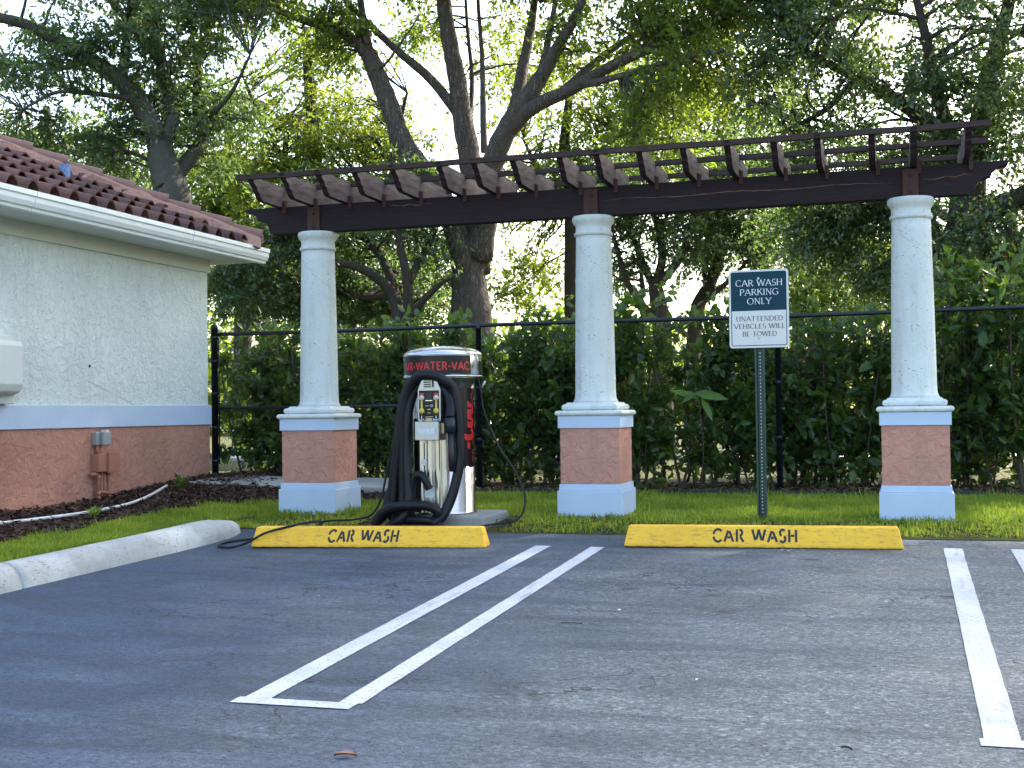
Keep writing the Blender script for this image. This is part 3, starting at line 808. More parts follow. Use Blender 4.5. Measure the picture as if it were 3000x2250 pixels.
def wall_fittings():
    X = -7.486
    # white switch cabinet with a grey lever
    t = empty('switch_cabinet', (X, 9.13, 1.26), 'white rounded electrical cabinet with grey side lever on the pale wall', 'electrical box')
    mb = MB(); mb.box((0, -.35, -.30), (.10, .255, .30)); mb.build('back_case', M['white_box'], t, .008)
    mb = MB()
    prof = [(.10, -.235), (.19, -.20), (.215, -.13), (.215, .20), (.20, .245), (.10, .255)]
    mb.prism(prof, lambda u, v, s: (u, s, v), -.33, .235); mb.build('bulged_cover', M['white_box'], t, .02, 3)
    mb = MB(); mb.box((.03, .256, .05), (.075, .275, .20)); mb.box((.035, .275, .13), (.07, .30, .22)); mb.tube([(.05, .27, .10), (.05, .285, -.02)], .012, 8)
    mb.build('lever', M['grey_box'], t, .005)
    mb = MB(); mb.tube([(.04, -.04, -.30), (.04, -.04, -.62)], .022, 10); mb.build('conduit', M['white_box'], t)
    # grey outlet box
    t = empty('outlet_box', (X+.012, 10.71, .63), 'small grey weatherproof outlet box above terracotta painted box', 'outlet box')
    mb = MB(); mb.box((0, -.10, -.062), (.055, .075, .062)); mb.build('case', M['grey_box'], t, .006)
    mb = MB(); mb.box((.056, -.04, -.066), (.10, .085, .066)); mb.build('hinged_cover', M['grey_box'], t, .012)
    mb = MB(); mb.box((.04, .0, .066), (.09, .06, .085)); mb.build('hinge', M['pvc'], t)
    # terracotta painted irrigation box and its pipes
    t = empty('conduit_box', (X+.012, 10.75, .395), 'terracotta painted wall box with pipes running down into mulch', 'conduit box')
    mb = MB(); mb.box((0, -.15, -.085), (.09, .13, .09)); mb.build('case', M['terra_paint'], t, .006)
    mb = MB(); mb.box((.091, -.02, -.10), (.12, .15, .10)); mb.build('lid', M['terra_paint'], t, .006)
    mb = MB(); mb.tube([(.07, .131, .035), (.07, .165, .035)], .014, 8); mb.build('lock', M['black_metal'], t)
    mb = MB(); mb.tube([(.03, -.09, .09), (.03, -.09, .175)], .016, 8); mb.build('upper_conduit', M['terra_paint'], t)
    g = -.36
    mb = MB()
    mb.tube([(.05, -.22, -.105), (.05, -.14, -.105), (.05, -.11, -.115), (.05, -.10, -.145), (.05, -.10, g-.05)], .019, 10)
    for z in (-.135, -.29, g+.02): mb.tube([(.05, -.10, z-.018), (.05, -.10, z+.018)], .025, 10)
    mb.build('elbow_pipe', M['terra_paint'], t)
    for y in (-.04, .005, .075):
        mb = MB(); mb.tube([(.045, y, -.085), (.045, y, g-.05)], .014, 8)
        if y > .05:
            for z in (-.28, -.33): mb.tube([(.045, y, z-.014), (.045, y, z+.014)], .021, 8)
        mb.build('pipe', M['terra_paint'], t)
    mb = MB(); mb.tube([(.05, -.10, -.275), (.05, .075, -.30)], .018, 8); mb.build('cross_pipe', M['terra_paint'], t)
wall_fittings()

# ------------------------------------------------------------------ pergola
M['raw_wood'] = simple('raw split wood', (.13, .085, .06), .9, var=.5, vs=25)
PX = (-4.79, -2.36, .08); PY = 10.033
def pergola():
    t = empty('pergola', (PX[1], PY, 0), 'dark brown timber pergola of eighteen rafters carried on three white columns', 'pergola')
    dx = -PX[1]; dy = -PY
    def sq(mb, prof, cx, cy=0):
        """square moulding: half widths and heights"""
        vs = []
        for h, z in prof: vs += [(cx-h, cy-h, z), (cx+h, cy-h, z), (cx+h, cy+h, z), (cx-h, cy+h, z)]
        m = len(prof)
        fs = [(i*4+k, i*4+(k+1) % 4, (i+1)*4+(k+1) % 4, (i+1)*4+k) for i in range(m-1) for k in range(4)]
        fs += [(3, 2, 1, 0), tuple(range((m-1)*4, m*4))]
        mb.add(vs, fs)
    def column():
        mb = MB()
        prof = [(.185, .905), (.172, .925), (.165, .95)] + [(.163-.022*((z-.95)/1.29)**1.3, z) for z in np.linspace(1.0, 2.24, 14)]
        mb.lathe(prof, (0, 0, 0), 40)
        c = mb.build('column', M['cast'], t)
        mb = MB(); sq(mb, [(.262, -.25), (.262, .212)], 0); mb.build('plinth', M['band'], c, .005)
        mb = MB(); sq(mb, [(.250, .2125), (.246, .264)], 0); mb.build('plinth_lip', M['band'], c, .004)
        mb = MB(); sq(mb, [(.238, .2645), (.238, .703)], 0); mb.build('pedestal', M['stucco_pier'], c, .004)
        mb = MB(); sq(mb, [(.252, .7035), (.252, .800)], 0); mb.build('pedestal_band', M['band'], c, .003)
        mb = MB(); sq(mb, [(.252, .8005), (.268, .806), (.274, .822), (.266, .838), (.25, .843)], 0); mb.build('pedestal_cap', M['cast'], c, .006, 3)
        mb = MB(); sq(mb, [(.215, .8435), (.226, .856), (.228, .874), (.218, .890), (.196, .893), (.192, .906)], 0); mb.build('column_base', M['cast'], c, .008, 3)
        mb = MB()
        a = [(.141, 2.238), (.150, 2.240), (.156, 2.250), (.156, 2.262), (.149, 2.270), (.143, 2.276), (.142, 2.315), (.150, 2.330), (.163, 2.345), (.171, 2.366), (.171, 2.386), (.164, 2.397)]
        mb.lathe(a, (0, 0, 0), 40); mb.build('capital', M['cast'], c)
        return c
    c0 = column(); c0.location = (PX[0]+dx, 0, 0)
    for x in PX[1:]:
        c = c0.copy(); COL.objects.link(c); c.parent = t; c.location = (x+dx, 0, 0)
        for ch in list(c0.children):
            k = ch.copy(); COL.objects.link(k); k.parent = c
    # beam with scooped ends
    zb, zt = 2.398, 2.630
    r = [(.755, zt), (.768, zt-.012), (.762, zt-.03)]
    r += [(.762-.115*math.sin(R(a)), zt-.03-.075*(1-math.cos(R(a)))) for a in (20, 40, 60, 75, 90)]
    r += [(.622, zt-.112)] + [(.622-.09*math.sin(R(a)), zt-.112-.10*(1-math.cos(R(a)))) for a in (20, 40, 60, 80, 90)]
    r += [(.508, zb+.012), (.495, zb)]
    cx = (.768-5.455)/2
    left = [(2*cx-x, z) for x, z in r][::-1]
    poly = r + left
    mb = MB(); mb.prism([(x+dx, z) for x, z in poly], lambda u, v, s: (u, s, v), -.062, .058)
    mb.build('beam', M['beam'], t, .004)
    # weathering splits along the beam face
    def split(xa, xb, za, zb_, n):
        m2 = MB(); top = []; bot = []
        for i in range(n+1):
            u = i/n; wv = .0035*math.sin(PI*u)**.5*(.5+.9*rnd.random())
            z = za+(zb_-za)*u+.006*math.sin(u*17)+rnd.uniform(-.003, .003)
            top.append((xa+(xb-xa)*u+dx, -.0642, z+wv)); bot.append((xa+(xb-xa)*u+dx, -.0642, z-wv))
        m2.add(bot+top, [(i, i+1, n+2+i, n+1+i) for i in range(n)])
        m2.build('weather_split', M['raw_wood'], bm_)
    bm_ = [c for c in t.children if c.name.startswith('beam')][0]
    split(-2.28, -.05, 2.515, 2.522, 44); split(.15, .52, 2.520, 2.545, 12); split(-4.1, -3.7, 2.58, 2.575, 12)
    for x in PX:
        mb = MB(); mb.box((x+dx-.058, -.088, zb-.001), (x+dx+.058, -.0625, zt-.022)); p = mb.build('bracket_block', M['plate'], t, .004)
        for z in (zb+.04, zb+.16):
            mb = MB(); mb.tube([(x+dx+.005, -.0885, z), (x+dx+.005, -.097, z)], .013, 8); mb.build('bolt', M['black_metal'], p)
    # rafters: shaped ends, taper towards the underside
    rz0, rz1 = 2.622, 2.808
    half = [(-.045, rz0-.0), (-.30, rz0+.002), (-.41, rz0+.003), (-.44, rz0+.016), (-.462, rz0+.030), (-.474, rz0+.050), (-.490, rz0+.066), (-.512, rz0+.074), (-.520, rz0+.096), (-.540, rz0+.116), (-.568, rz0+.126), (-.580, rz0+.146), (-.612, rz0+.160), (-.622, rz1)]
    poly = half + [(-y, z) for y, z in half[::-1]]
    X0, DX = -5.135, .3288
    first = None
    for k in range(18):
        if first is None:
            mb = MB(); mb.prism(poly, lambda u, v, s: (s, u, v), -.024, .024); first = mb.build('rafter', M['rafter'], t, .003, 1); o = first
            first.data.materials.append(M['beam'])  # dark stain on ends and edges, also standing in for their shade
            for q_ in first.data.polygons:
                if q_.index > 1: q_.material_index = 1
            mb = MB(); mb.box((.0255, -.075, zt-.055), (.055, -.0635, zt+.045)); mb.box((.0255, -.0635, zt-.0), (.033, .0, zt+.06)); tie = mb.build('hurricane_tie', M['plate'], first)
        else:
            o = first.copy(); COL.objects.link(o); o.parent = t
            k2 = tie.copy(); COL.objects.link(k2); k2.parent = o
        o.location = (X0+DX*k+dx+rnd.uniform(-.008, .008), rnd.uniform(-.012, .012), rnd.uniform(-.003, .003))
        o.rotation_euler = (0, rnd.uniform(-.012, .012), rnd.uniform(-.012, .012))
    for y, xr in ((-.600, .62), (0.0, .63), (.600, .50)):
        mb = MB()
        n = 24; xa = X0-.10
        for s in range(n):
            a = xa+(xr-xa)*s/n; b = xa+(xr-xa)*(s+1)/n
        pts = [(xa+(xr-xa)*s/n+dx, y+rnd.uniform(-.003, .003), rz1-.010+rnd.uniform(-.003, .003)) for s in range(n+1)]
        vs = []
        for p in pts: vs += [(p[0], p[1]-.021, p[2]-.021), (p[0], p[1]+.021, p[2]-.021), (p[0], p[1]+.021, p[2]+.019), (p[0], p[1]-.021, p[2]+.019)]
        fs = [(i*4+k, i*4+(k+1) % 4, (i+1)*4+(k+1) % 4, (i+1)*4+k) for i in range(n) for k in range(4)] + [(3, 2, 1, 0), tuple(range(n*4, n*4+4))]
        mb.add(vs, fs); mb.build('purlin', M['purlin'], t)
pergola()

# ------------------------------------------------------------------ wheel stops
def wheel_stop(x0, y0, x1, y1, label, tu, tw, slant, faded=False):
    L_ = math.hypot(x1-x0, y1-y0); ang = math.atan2(y1-y0, x1-x0)
    z0 = lotz((y0+y1)/2)+.003
    t = empty('wheel_stop', (x0, y0, z0), label, 'wheel stop', 'yellow wheel stops')
    t.rotation_euler = (0, 0, ang)
    mb = MB()
    lo = [(0, 0), (L_, 0), (L_, .20), (0, .20)]; hz = .138
    vs = [(x, y, 0) for x, y in lo] + [(x+(.004 if x < .5 else -.004), y+(.002 if y < .1 else -.002), .022) for x, y in lo]
    vs += [(x+(.028 if x < .5 else -.028), .048 if y < .1 else .152, hz) for x, y in lo]
    fs = [(3, 2, 1, 0), (8, 9, 10, 11)] + [(a+k, a+(k+1) % 4, a+4+(k+1) % 4, a+4+k) for a in (0, 4) for k in range(4)]
    mb.add(vs, fs); body = mb.build('concrete_body', M['wheel'], t, .009, 2)
    sl = .046/(hz-.022)
    def fn(u, v, e):
        z = .040+v
        return (tu-tw/2+u, .002+(z-.022)*sl-.0012-e, z+.0004)
    text_mb('CAR WASH', tw, .078, fn, thick=.19, serif=False, stencil=True, slant=slant, track=.16).build('stencil_lettering', M['letter_black'], t)
    ghost(t, fn) if faded else None
    return t
def ghost(t, fn):
    text_mb('SH', .16, .074, lambda u, v, e: fn(u+.76, v, e-.0011), thick=.19, serif=False, stencil=True, track=.16).build('faded_lettering', M['wheel_faded'], t)
M['wheel_faded'] = simple('worn yellow paint', (.80, .455, .045), .65, var=.15)
wheel_stop(-4.362, 8.012, -2.72, 8.250, 'yellow CAR WASH wheel stop in front of the vacuum, black hose draped over one end', .80, .50, .16)
wheel_stop(-1.798, 8.393, -.012, 8.523, 'yellow CAR WASH wheel stop in front of the parking sign post', .86, .545, .0, True)

# ------------------------------------------------------------------ parking sign
def sign():
    sx, sy = -1.028, 9.765
    t = empty('parking_sign', (sx, sy, 0), 'navy and white car wash parking sign on a green steel post', 'sign')
    mb = MB()
    prof = [(-.037, -.004), (-.024, -.004), (-.019, .024), (.019, .024), (.024, -.004), (.037, -.004), (.037, 0), (.027, 0), (.022, .028), (-.022, .028), (-.027, 0), (-.037, 0)]
    mb.prism(prof, lambda u, v, s: (u, v+.012, s), -.3, 1.83)
    post = mb.build('post', M['green_post'], t)
    mb = MB()
    for k in range(48):
        z = .06+k*.0255
        mb.prism([(.0048*math.cos(R(a)), .0048*math.sin(R(a))) for a in range(0, 360, 45)], lambda u, v, s: (u, s, z+v), .0342, .0352)
    mb.build('bolt_holes', M['scrap'], post)
    w2, z0, z1 = .222, 1.298, 1.887
    def rr(hw, a, b, r, n=5):
        o = []
        for cx_, cz_, s in ((hw-r, a+r, -90), (hw-r, b-r, 0), (-hw+r, b-r, 90), (-hw+r, a+r, 180)):
            o += [(cx_+r*math.cos(R(s+90*i/n)), cz_+r*math.sin(R(s+90*i/n))) for i in range(n+1)]
        return o
    F = lambda u, v, s: (u, s, v)
    mb = MB(); mb.prism(rr(w2, z0, z1, .024), F, -.0025, .0015); panel = mb.build('sign_panel', M['sign_white'], t)
    mb = MB()
    hz = z0 + .589*(1-.525)
    # navy upper field with rounded upper corners
    hw = w2-.015; r = .016
    up = [(-hw, hz), (hw, hz)] + [(hw-r+r*math.cos(R(90*i/5)), z1-.015-r+r*math.sin(R(90*i/5))) for i in range(6)] + [(-hw+r+r*math.cos(R(90+90*i/5)), z1-.015-r+r*math.sin(R(90+90*i/5))) for i in range(6)]
    mb.prism(up, F, -.0034, -.0026); mb.build('upper_field', M['navy'], panel)
    # dark outline round the lower field
    def frame(o, i):
        n = len(o); vs = [(u, -.0032, v) for u, v in o] + [(u, -.0032, v) for u, v in i]
        m2 = MB(); m2.add(vs, [(k, (k+1) % n, n+(k+1) % n, n+k) for k in range(n)]); return m2
    lo_o = [(hw, hz-.001)] + [(hw-r+r*math.cos(R(-90*i/5)), z0+.015+r+r*math.sin(R(-90*i/5))) for i in range(6)] + [(-hw+r+r*math.cos(R(-90-90*i/5)), z0+.015+r+r*math.sin(R(-90-90*i/5))) for i in range(6)] + [(-hw, hz-.001)]
    th = .0055; ri = r-th
    lo_i = [(hw-th, hz-.001)] + [(hw-r+ri*math.cos(R(-90*i/5)), z0+.015+r+ri*math.sin(R(-90*i/5))) for i in range(6)] + [(-hw+r+ri*math.cos(R(-90-90*i/5)), z0+.015+r+ri*math.sin(R(-90-90*i/5))) for i in range(6)] + [(-hw+th, hz-.001)]
    n = len(lo_o); m2 = MB()
    m2.add([(u, -.0032, v) for u, v in lo_o] + [(u, -.0032, v) for u, v in lo_i], [(k, k+1, n+k+1, n+k) for k in range(n-1)])
    m2.build('outline', M['navy'], panel)
    k = .589/1350
    def row(txt, w_, h_, base, mat, name, th_, tn_):
        zb = z1-(base-130)*k
        text_mb(txt, w_*k, h_*k, lambda u, v, e: (u-w_*k/2+.004, -.0044-e, zb+v), th_, tn_, track=.06).build(name, M[mat], panel)
    row('CAR WASH', 800, 108, 412, 'letter_white', 'lettering', .135, .055)
    row('PARKING', 665, 106, 570, 'letter_white', 'lettering', .135, .055)
    row('ONLY', 412, 106, 728, 'letter_white', 'lettering', .135, .055)
    row('UNATTENDED', 800, 84, 1018, 'letter_black', 'lettering', .14, .055)
    row('VEHICLES WILL', 872, 82, 1148, 'letter_black', 'lettering', .14, .055)
    row('BE TOWED', 585, 82, 1280, 'letter_black', 'lettering', .14, .055)
    for zz in (z1-(285-130)*k, z1-(1308-130)*k):
        mb = MB(); mb.tube([(0, -.003, zz), (0, -.0085, zz)], .009, 10); mb.build('bolt', M['sign_white'], t)
    return t
sign()

# ------------------------------------------------------------------ vacuum station
def vacuum():
    cx, cy_, z0 = -3.436, 9.42, .062
    t = empty('vacuum_station', (cx, cy_, z0), 'stainless steel coin operated vacuum with red AIR-WATER-VAC lettering and black hoses', 'vacuum station')
    rb = .240
    mb = MB(); mb.lathe([(rb+.012, 0), (rb+.012, .012), (rb, .014), (rb, 1.055)], (0, 0, 0), 56); mb.build('drum', M['steel'], t)
    rh = .307
    mb = MB()
    dome = [(rb, 1.040), (rh-.008, 1.046), (rh, 1.052), (rh, 1.222), (rh-.004, 1.230)]
    dome += [((rh-.006)*math.cos(R(a)), 1.230+.066*math.sin(R(a))) for a in range(8, 90, 8)] + [(.002, 1.296)]
    mb.lathe(dome, (0, 0, 0), 64); head = mb.build('domed_head', M['steel'], t)
    # rolled rim beads
    mb = MB()
    for zz in (1.056, 1.222): mb.lathe([(rh, zz-.006), (rh+.005, zz-.004), (rh+.005, zz+.004), (rh, zz+.006)], (0, 0, 0), 64, cap=False)
    mb.build('rim_bead', M['steel'], head)
    def cyl(rad, ang, z):        # ang from -Y towards +X
        a = R(ang); return (rad*math.sin(a), -rad*math.cos(a), z)
    def wrap(name, rad, a0, a1, za, zb, mat, parent, n=24):
        mb = MB(); vs = []
        for i in range(n+1):
            a = a0+(a1-a0)*i/n
            vs += [cyl(rad, a, za), cyl(rad, a, zb)]
        mb.add(vs, [(2*i, 2*i+2, 2*i+3, 2*i+1) for i in range(n)], True); return mb.build(name, mat, parent)
    A0, A1 = -58, 63
    wrap('header_decal', rh+.0012, A0, A1, 1.072, 1.214, M['decal_black'], head, 36)
    hw_ = (A1-A0-11)*PI/180*rh
    text_mb('AIR-WATER-VAC', hw_, .058, lambda u, v, e: cyl(rh+.0024+e, A0+8+u/rh*180/PI, 1.103+v), thick=.21, thin=.20, serif=False, track=.10).build('header_lettering', M['letter_red'], head)
    # tall side decals with slanted VACUUM reading upwards
    for sgn in (1,):
        c_ = 66*sgn
        wrap('side_decal', rb+.0015, c_-33, c_+33, .36, .965, M['decal_black'], t)
        text_mb('VACUUM', .58, .185, lambda u, v, e: cyl(rb+.003+e, c_+((.088-v)/rb*180/PI), .375+u), thick=.25, thin=.18, serif=False, slant=.35, track=.04).build('side_lettering', M['letter_red'], t)
    # bright band under the head
    # fluted front housing
    mb = MB()
    hx = .105
    outline = [(-hx-.045, -.17), (-hx-.03, -.245), (-hx, -.258)]
    for cu in (-.066, 0, .066): outline += [(cu-.030*math.cos(R(a)), -.262-.026*math.sin(R(a))) for a in range(0, 181, 20)]
    outline += [(hx, -.258), (hx+.03, -.245), (hx+.045, -.17)]
    mb.prism(outline, lambda u, v, s: (u-.02, v, s), .015, .735); mb.build('front_housing', M['steel'], t, .006)
    mb = MB(); mb.prism([(-.012, -.277), (-.006, -.290), (.006, -.290), (.012, -.277)], lambda u, v, s: (u-.045, v, s), .02, .55); mb.build('front_rib', M['steel'], t, .003)
    # control panel: trapezoid head, black face, knobs
    px = .03
    F = lambda u, v, s: (px+u, s, v)
    mb = MB(); mb.prism([(-.092, .715), (.092, .715), (.092, .952), (.052, 1.043), (-.052, 1.043), (-.092, .952)], F, -.398, -.2755); panel = mb.build('control_panel', M['grey_steel'], t, .005)
    mb = MB(); mb.prism([(-.080, .726), (.080, .726), (.080, .945), (-.080, .945)], F, -.4005, -.3985); mb.build('panel_face', M['decal_black'], panel)
    mb = MB(); mb.prism([(-.044, .962), (.044, .962), (.044, 1.034), (-.044, 1.034)], F, -.4005, -.3185); mb.build('instruction_decal', M['cream_decal'], panel)
    mb = MB()
    for i in range(4): mb.prism([(-.040, .970+i*.0165), (.018, .970+i*.0165), (.018, .978+i*.0165), (-.040, .978+i*.0165)], F, -.4017, -.4007)
    mb.prism([(.026, .970), (.040, .970), (.040, 1.028), (.026, 1.028)], F, -.4017, -.4007)
    mb.build('instruction_text', M['letter_black'], panel)
    for x in (-.058, .058):
        mb = MB(); mb.tube([(px+x, -.4008, .890), (px+x, -.4045, .890)], .021, 18); mb.build('gauge', M['cream_decal'], panel)
        mb = MB(); mb.prism([(x-.007, .80), (x+.007, .80), (x+.007, .885), (x-.007, .885)], F, -.4022, -.4007); mb.build('stripe', M['yellow_decal'], panel)
        mb = MB(); mb.tube([(px+x, -.4008, .792), (px+x, -.406, .792)], .021, 18); mb.build('push_button', M['yellow_decal'], panel)
        mb = MB(); mb.prism([(x-.018, .926), (x+.018, .926), (x+.018, .910), (x-.018, .910)], F, -.4016, -.4007); mb.build('red_tag', M['letter_red'], panel)
        mb = MB(); pts = [(px+x+.020*math.cos(R(a)), -.410, .735+.012*math.sin(R(a))) for a in range(180, 361, 20)]; mb.tube(pts, .0035, 6); mb.tube([(px+x, -.408, .724), (px+x, -.404, .758)], .004, 6); mb.build('hose_hook', M['steel'], panel)
    mb = MB(); mb.prism([(-.024, .878), (.024, .878), (.024, .925), (-.024, .925)], F, -.404, -.4007); mb.build('coin_slot', M['black_metal'], panel)
    mb = MB(); mb.prism([(-.028, .866), (.028, .866), (.028, .873), (-.028, .873)], F, -.4025, -.4007); mb.build('slot_lip', M['steel'], panel)
    for (a, b, c_, d) in ((-.03, .828, .0, .832), (.012, .832, .034, .838), (.010, .822, .034, .826), (-.01, .80, .012, .806), (-.012, .775, .012, .779), (-.03, .745, .034, .749)):
        mb = MB(); mb.prism([(a, b), (c_, b), (c_, d), (a, d)], F, -.4016, -.4007); mb.build('panel_print', M['cream_decal'], panel)
    mb = MB(); mb.prism([(-.024, .713), (.024, .713), (.024, .738), (-.024, .738)], F, -.4035, -.4007); mb.build('brass_plate', M['brass'], panel)
    # coin box with a taped paper note
    mb = MB(); mb.box((px-.098, -.448, .572), (px+.092, -.276, .712)); box = mb.build('coin_box', M['grey_steel'], t, .004)
    mb = MB()
    nn = 8; top = []; bot = []
    for i in range(nn+1):
        u = -.075+.14*i/nn; wv = .004*math.sin(i*1.9)
        top.append((px+u, -.4505-abs(wv), .667+wv-.010*math.sin(PI*i/nn))); bot.append((px+u, -.4500-abs(wv)*.4, .614+wv*.6+.008*math.sin(PI*i/nn)))
    mb.add(top+bot, [(i, i+1, nn+2+i, nn+1+i) for i in range(nn)]); mb.build('paper_note', M['paper'], box)
    mb = MB(); mb.box((px+.094, -.40, .62), (px+.118, -.277, .70)); mb.build('lock_bar', M['brass'], t, .004)
    mb = MB(); mb.tube([(px+.13, -.30, .66), (px+.17, -.28, .66)], .03, 12); mb.build('hose_port', M['black_rubber'], t)
    # small labels low on the housing
    mb = MB(); mb.prism([(-.085, .135), (.0, .135), (.0, .215), (-.085, .215)], F, -.2925, -.2885); lab = mb.build('data_plate', M['paper'], t)
    mb = MB(); mb.prism([(-.085+.02*math.cos(R(a)), .40+.024*math.sin(R(a))) for a in range(0, 360, 30)], F, -.2925, -.2885); mb.build('round_sticker', M['paper'], t)
    # hoses (given in world coordinates, brought to the root)
    HA = [(-3.74,9.10,.03),(-3.74,9.1,.11),(-3.72,9.1,.35),(-3.67,9.09,.66),(-3.62,9.08,.92),(-3.56,9.06,1.05),(-3.47,9.03,1.12),(-3.37,9.03,1.12),(-3.29,9.05,1.08),(-3.235,9.09,1.01),(-3.205,9.1,.86),(-3.195,9.1,.66),(-3.19,9.1,.51),(-3.22,9.08,.32),(-3.26,9.05,.17),(-3.31,9.0,.06),(-3.37,8.96,.01)]
    HB = [(-3.70,8.99,.0),(-3.62,8.98,.05),(-3.585,9.02,.15),(-3.59,9.04,.3),(-3.605,9.06,.51),(-3.60,9.08,.82),(-3.56,9.09,.98),(-3.49,9.09,1.055),(-3.41,9.09,1.065),(-3.33,9.09,1.03),(-3.27,9.08,.96),(-3.25,9.06,.88),(-3.245,9.03,.80)]
    HC = [(-3.84,8.98,.0),(-3.78,8.97,.08),(-3.68,8.95,.13),(-3.6,8.94,.145),(-3.5,8.94,.15),(-3.40,8.95,.145),(-3.34,8.97,.115),(-3.335,8.99,.065),(-3.39,9.0,.02)]
    HD = [(-3.575,9.06,.07),(-3.565,9.05,.25),(-3.54,9.04,.35),(-3.49,9.04,.375),(-3.45,9.04,.33),(-3.42,9.05,.26)]
    HE = [(-3.69,9.16,.02),(-3.69,9.16,.14),(-3.69,9.16,.5),(-3.67,9.15,.86),(-3.62,9.13,1.0),(-3.5,9.12,1.085),(-3.4,9.12,1.085),(-3.33,9.12,1.03),(-3.29,9.13,.90),(-3.28,9.15,.75)]
    HF = [(-3.86,9.02,.02),(-3.80,9.05,.06),(-3.765,9.14,.25),(-3.735,9.17,.52),(-3.70,9.17,.80),(-3.655,9.15,.97),(-3.58,9.12,1.075),(-3.49,9.10,1.125)]
    HG = [(-3.30,8.99,.0),(-3.40,8.97,.035),(-3.52,8.99,.04),(-3.64,9.03,.05),(-3.645,9.07,.2),(-3.645,9.08,.5),(-3.635,9.09,.78)]
    def loc(p): return (p[0]-cx, p[1]-cy_, p[2]-z0)
    def hose(name, pts, r, mat='black_rubber', ribs=True):
        c = catmull([loc(p) for p in pts], 14); c = np.array(c)
        d = np.concatenate([[0], np.cumsum(np.linalg.norm(np.diff(c, axis=0), axis=1))])
        st = .0055 if ribs else .02
        s = np.arange(0, d[-1], st)
        q = np.stack([np.interp(s, d, c[:, k]) for k in range(3)], 1)
        rr = r*np.where(np.arange(len(s)) % 2 == 0, 1.05, .93) if ribs else r
        mb = MB(); mb.tube(q, rr, 12); return mb.build(name, M[mat], t)
    hose('vacuum_hose', HA, .039); hose('vacuum_hose', HB, .038); hose('vacuum_hose', HC, .037); hose('vacuum_hose', HE, .037)
    hose('vacuum_hose', HF, .037); hose('vacuum_hose', HG, .035)
    hose('vacuum_hose', HD, .030)
    mb = MB(); mb.tube([loc(p) for p in ((-3.245, 9.03, .80), (-3.24, 9.03, .69))], [.041, .039], 14); mb.build('nozzle_cuff', M['black_metal'], t)
    mb = MB(); mb.tube([loc(p) for p in ((-3.24, 9.03, .69), (-3.238, 9.04, .52), (-3.235, 9.05, .40))], [.022, .021, .026], 12); mb.build('nozzle', M['black_metal'], t)
    hose('air_line', [(-3.15,9.42,1.12),(-3.13,9.42,1.01),(-3.11,9.42,.87),(-3.05,9.40,.72),(-2.96,9.38,.55),(-2.86,9.36,.42),(-2.79,9.34,.29),(-2.75,9.32,.18),(-2.77,9.28,.06),(-2.84,9.20,.015),(-2.97,9.08,.0),(-3.2,8.85,-.03)], .0075, ribs=False)
    hose('water_line', [(-3.66,9.33,1.0),(-3.70,9.3,.88),(-3.74,9.28,.76),(-3.79,9.25,.61),(-3.84,9.22,.37),(-3.87,9.18,.18),(-3.93,9.12,.06),(-4.05,9.02,.03),(-4.25,8.95,.02),(-4.22,8.7,-.03),(-4.05,8.45,.02),(-3.93,8.24,.085),(-4.00,8.165,.083),(-4.10,8.10,.062),(-4.25,8.02,.02),(-4.37,7.985,-.045),(-4.47,7.94,-.075),(-4.58,7.99,-.077),(-4.66,8.13,-.072),(-4.62,8.32,-.066),(-4.50,8.47,-.062),(-4.38,8.55,-.060)], .0085, ribs=False)
    mb = MB(); mb.tube([loc(p) for p in ((-3.12, 9.42, 1.03), (-3.085, 9.40, 1.075))], .008, 8); mb.build('line_fitting', M['pvc'], t)
    # concrete pad: lies on the lawn, a thing of its own
    mb = MB()
    mb.box((-.27, -.30, -.14), (.42, .34, 0)); p = mb.build('concrete_pad', M['concrete'], None, .02, 2, (cx, cy_, z0-.001))
    tag(p, 'weathered concrete pad under the steel vacuum station', 'concrete pad')
M['grey_steel'] = simple('satin steel panel', (.42, .44, .47), .32, metal=.9, var=.06)
vacuum()

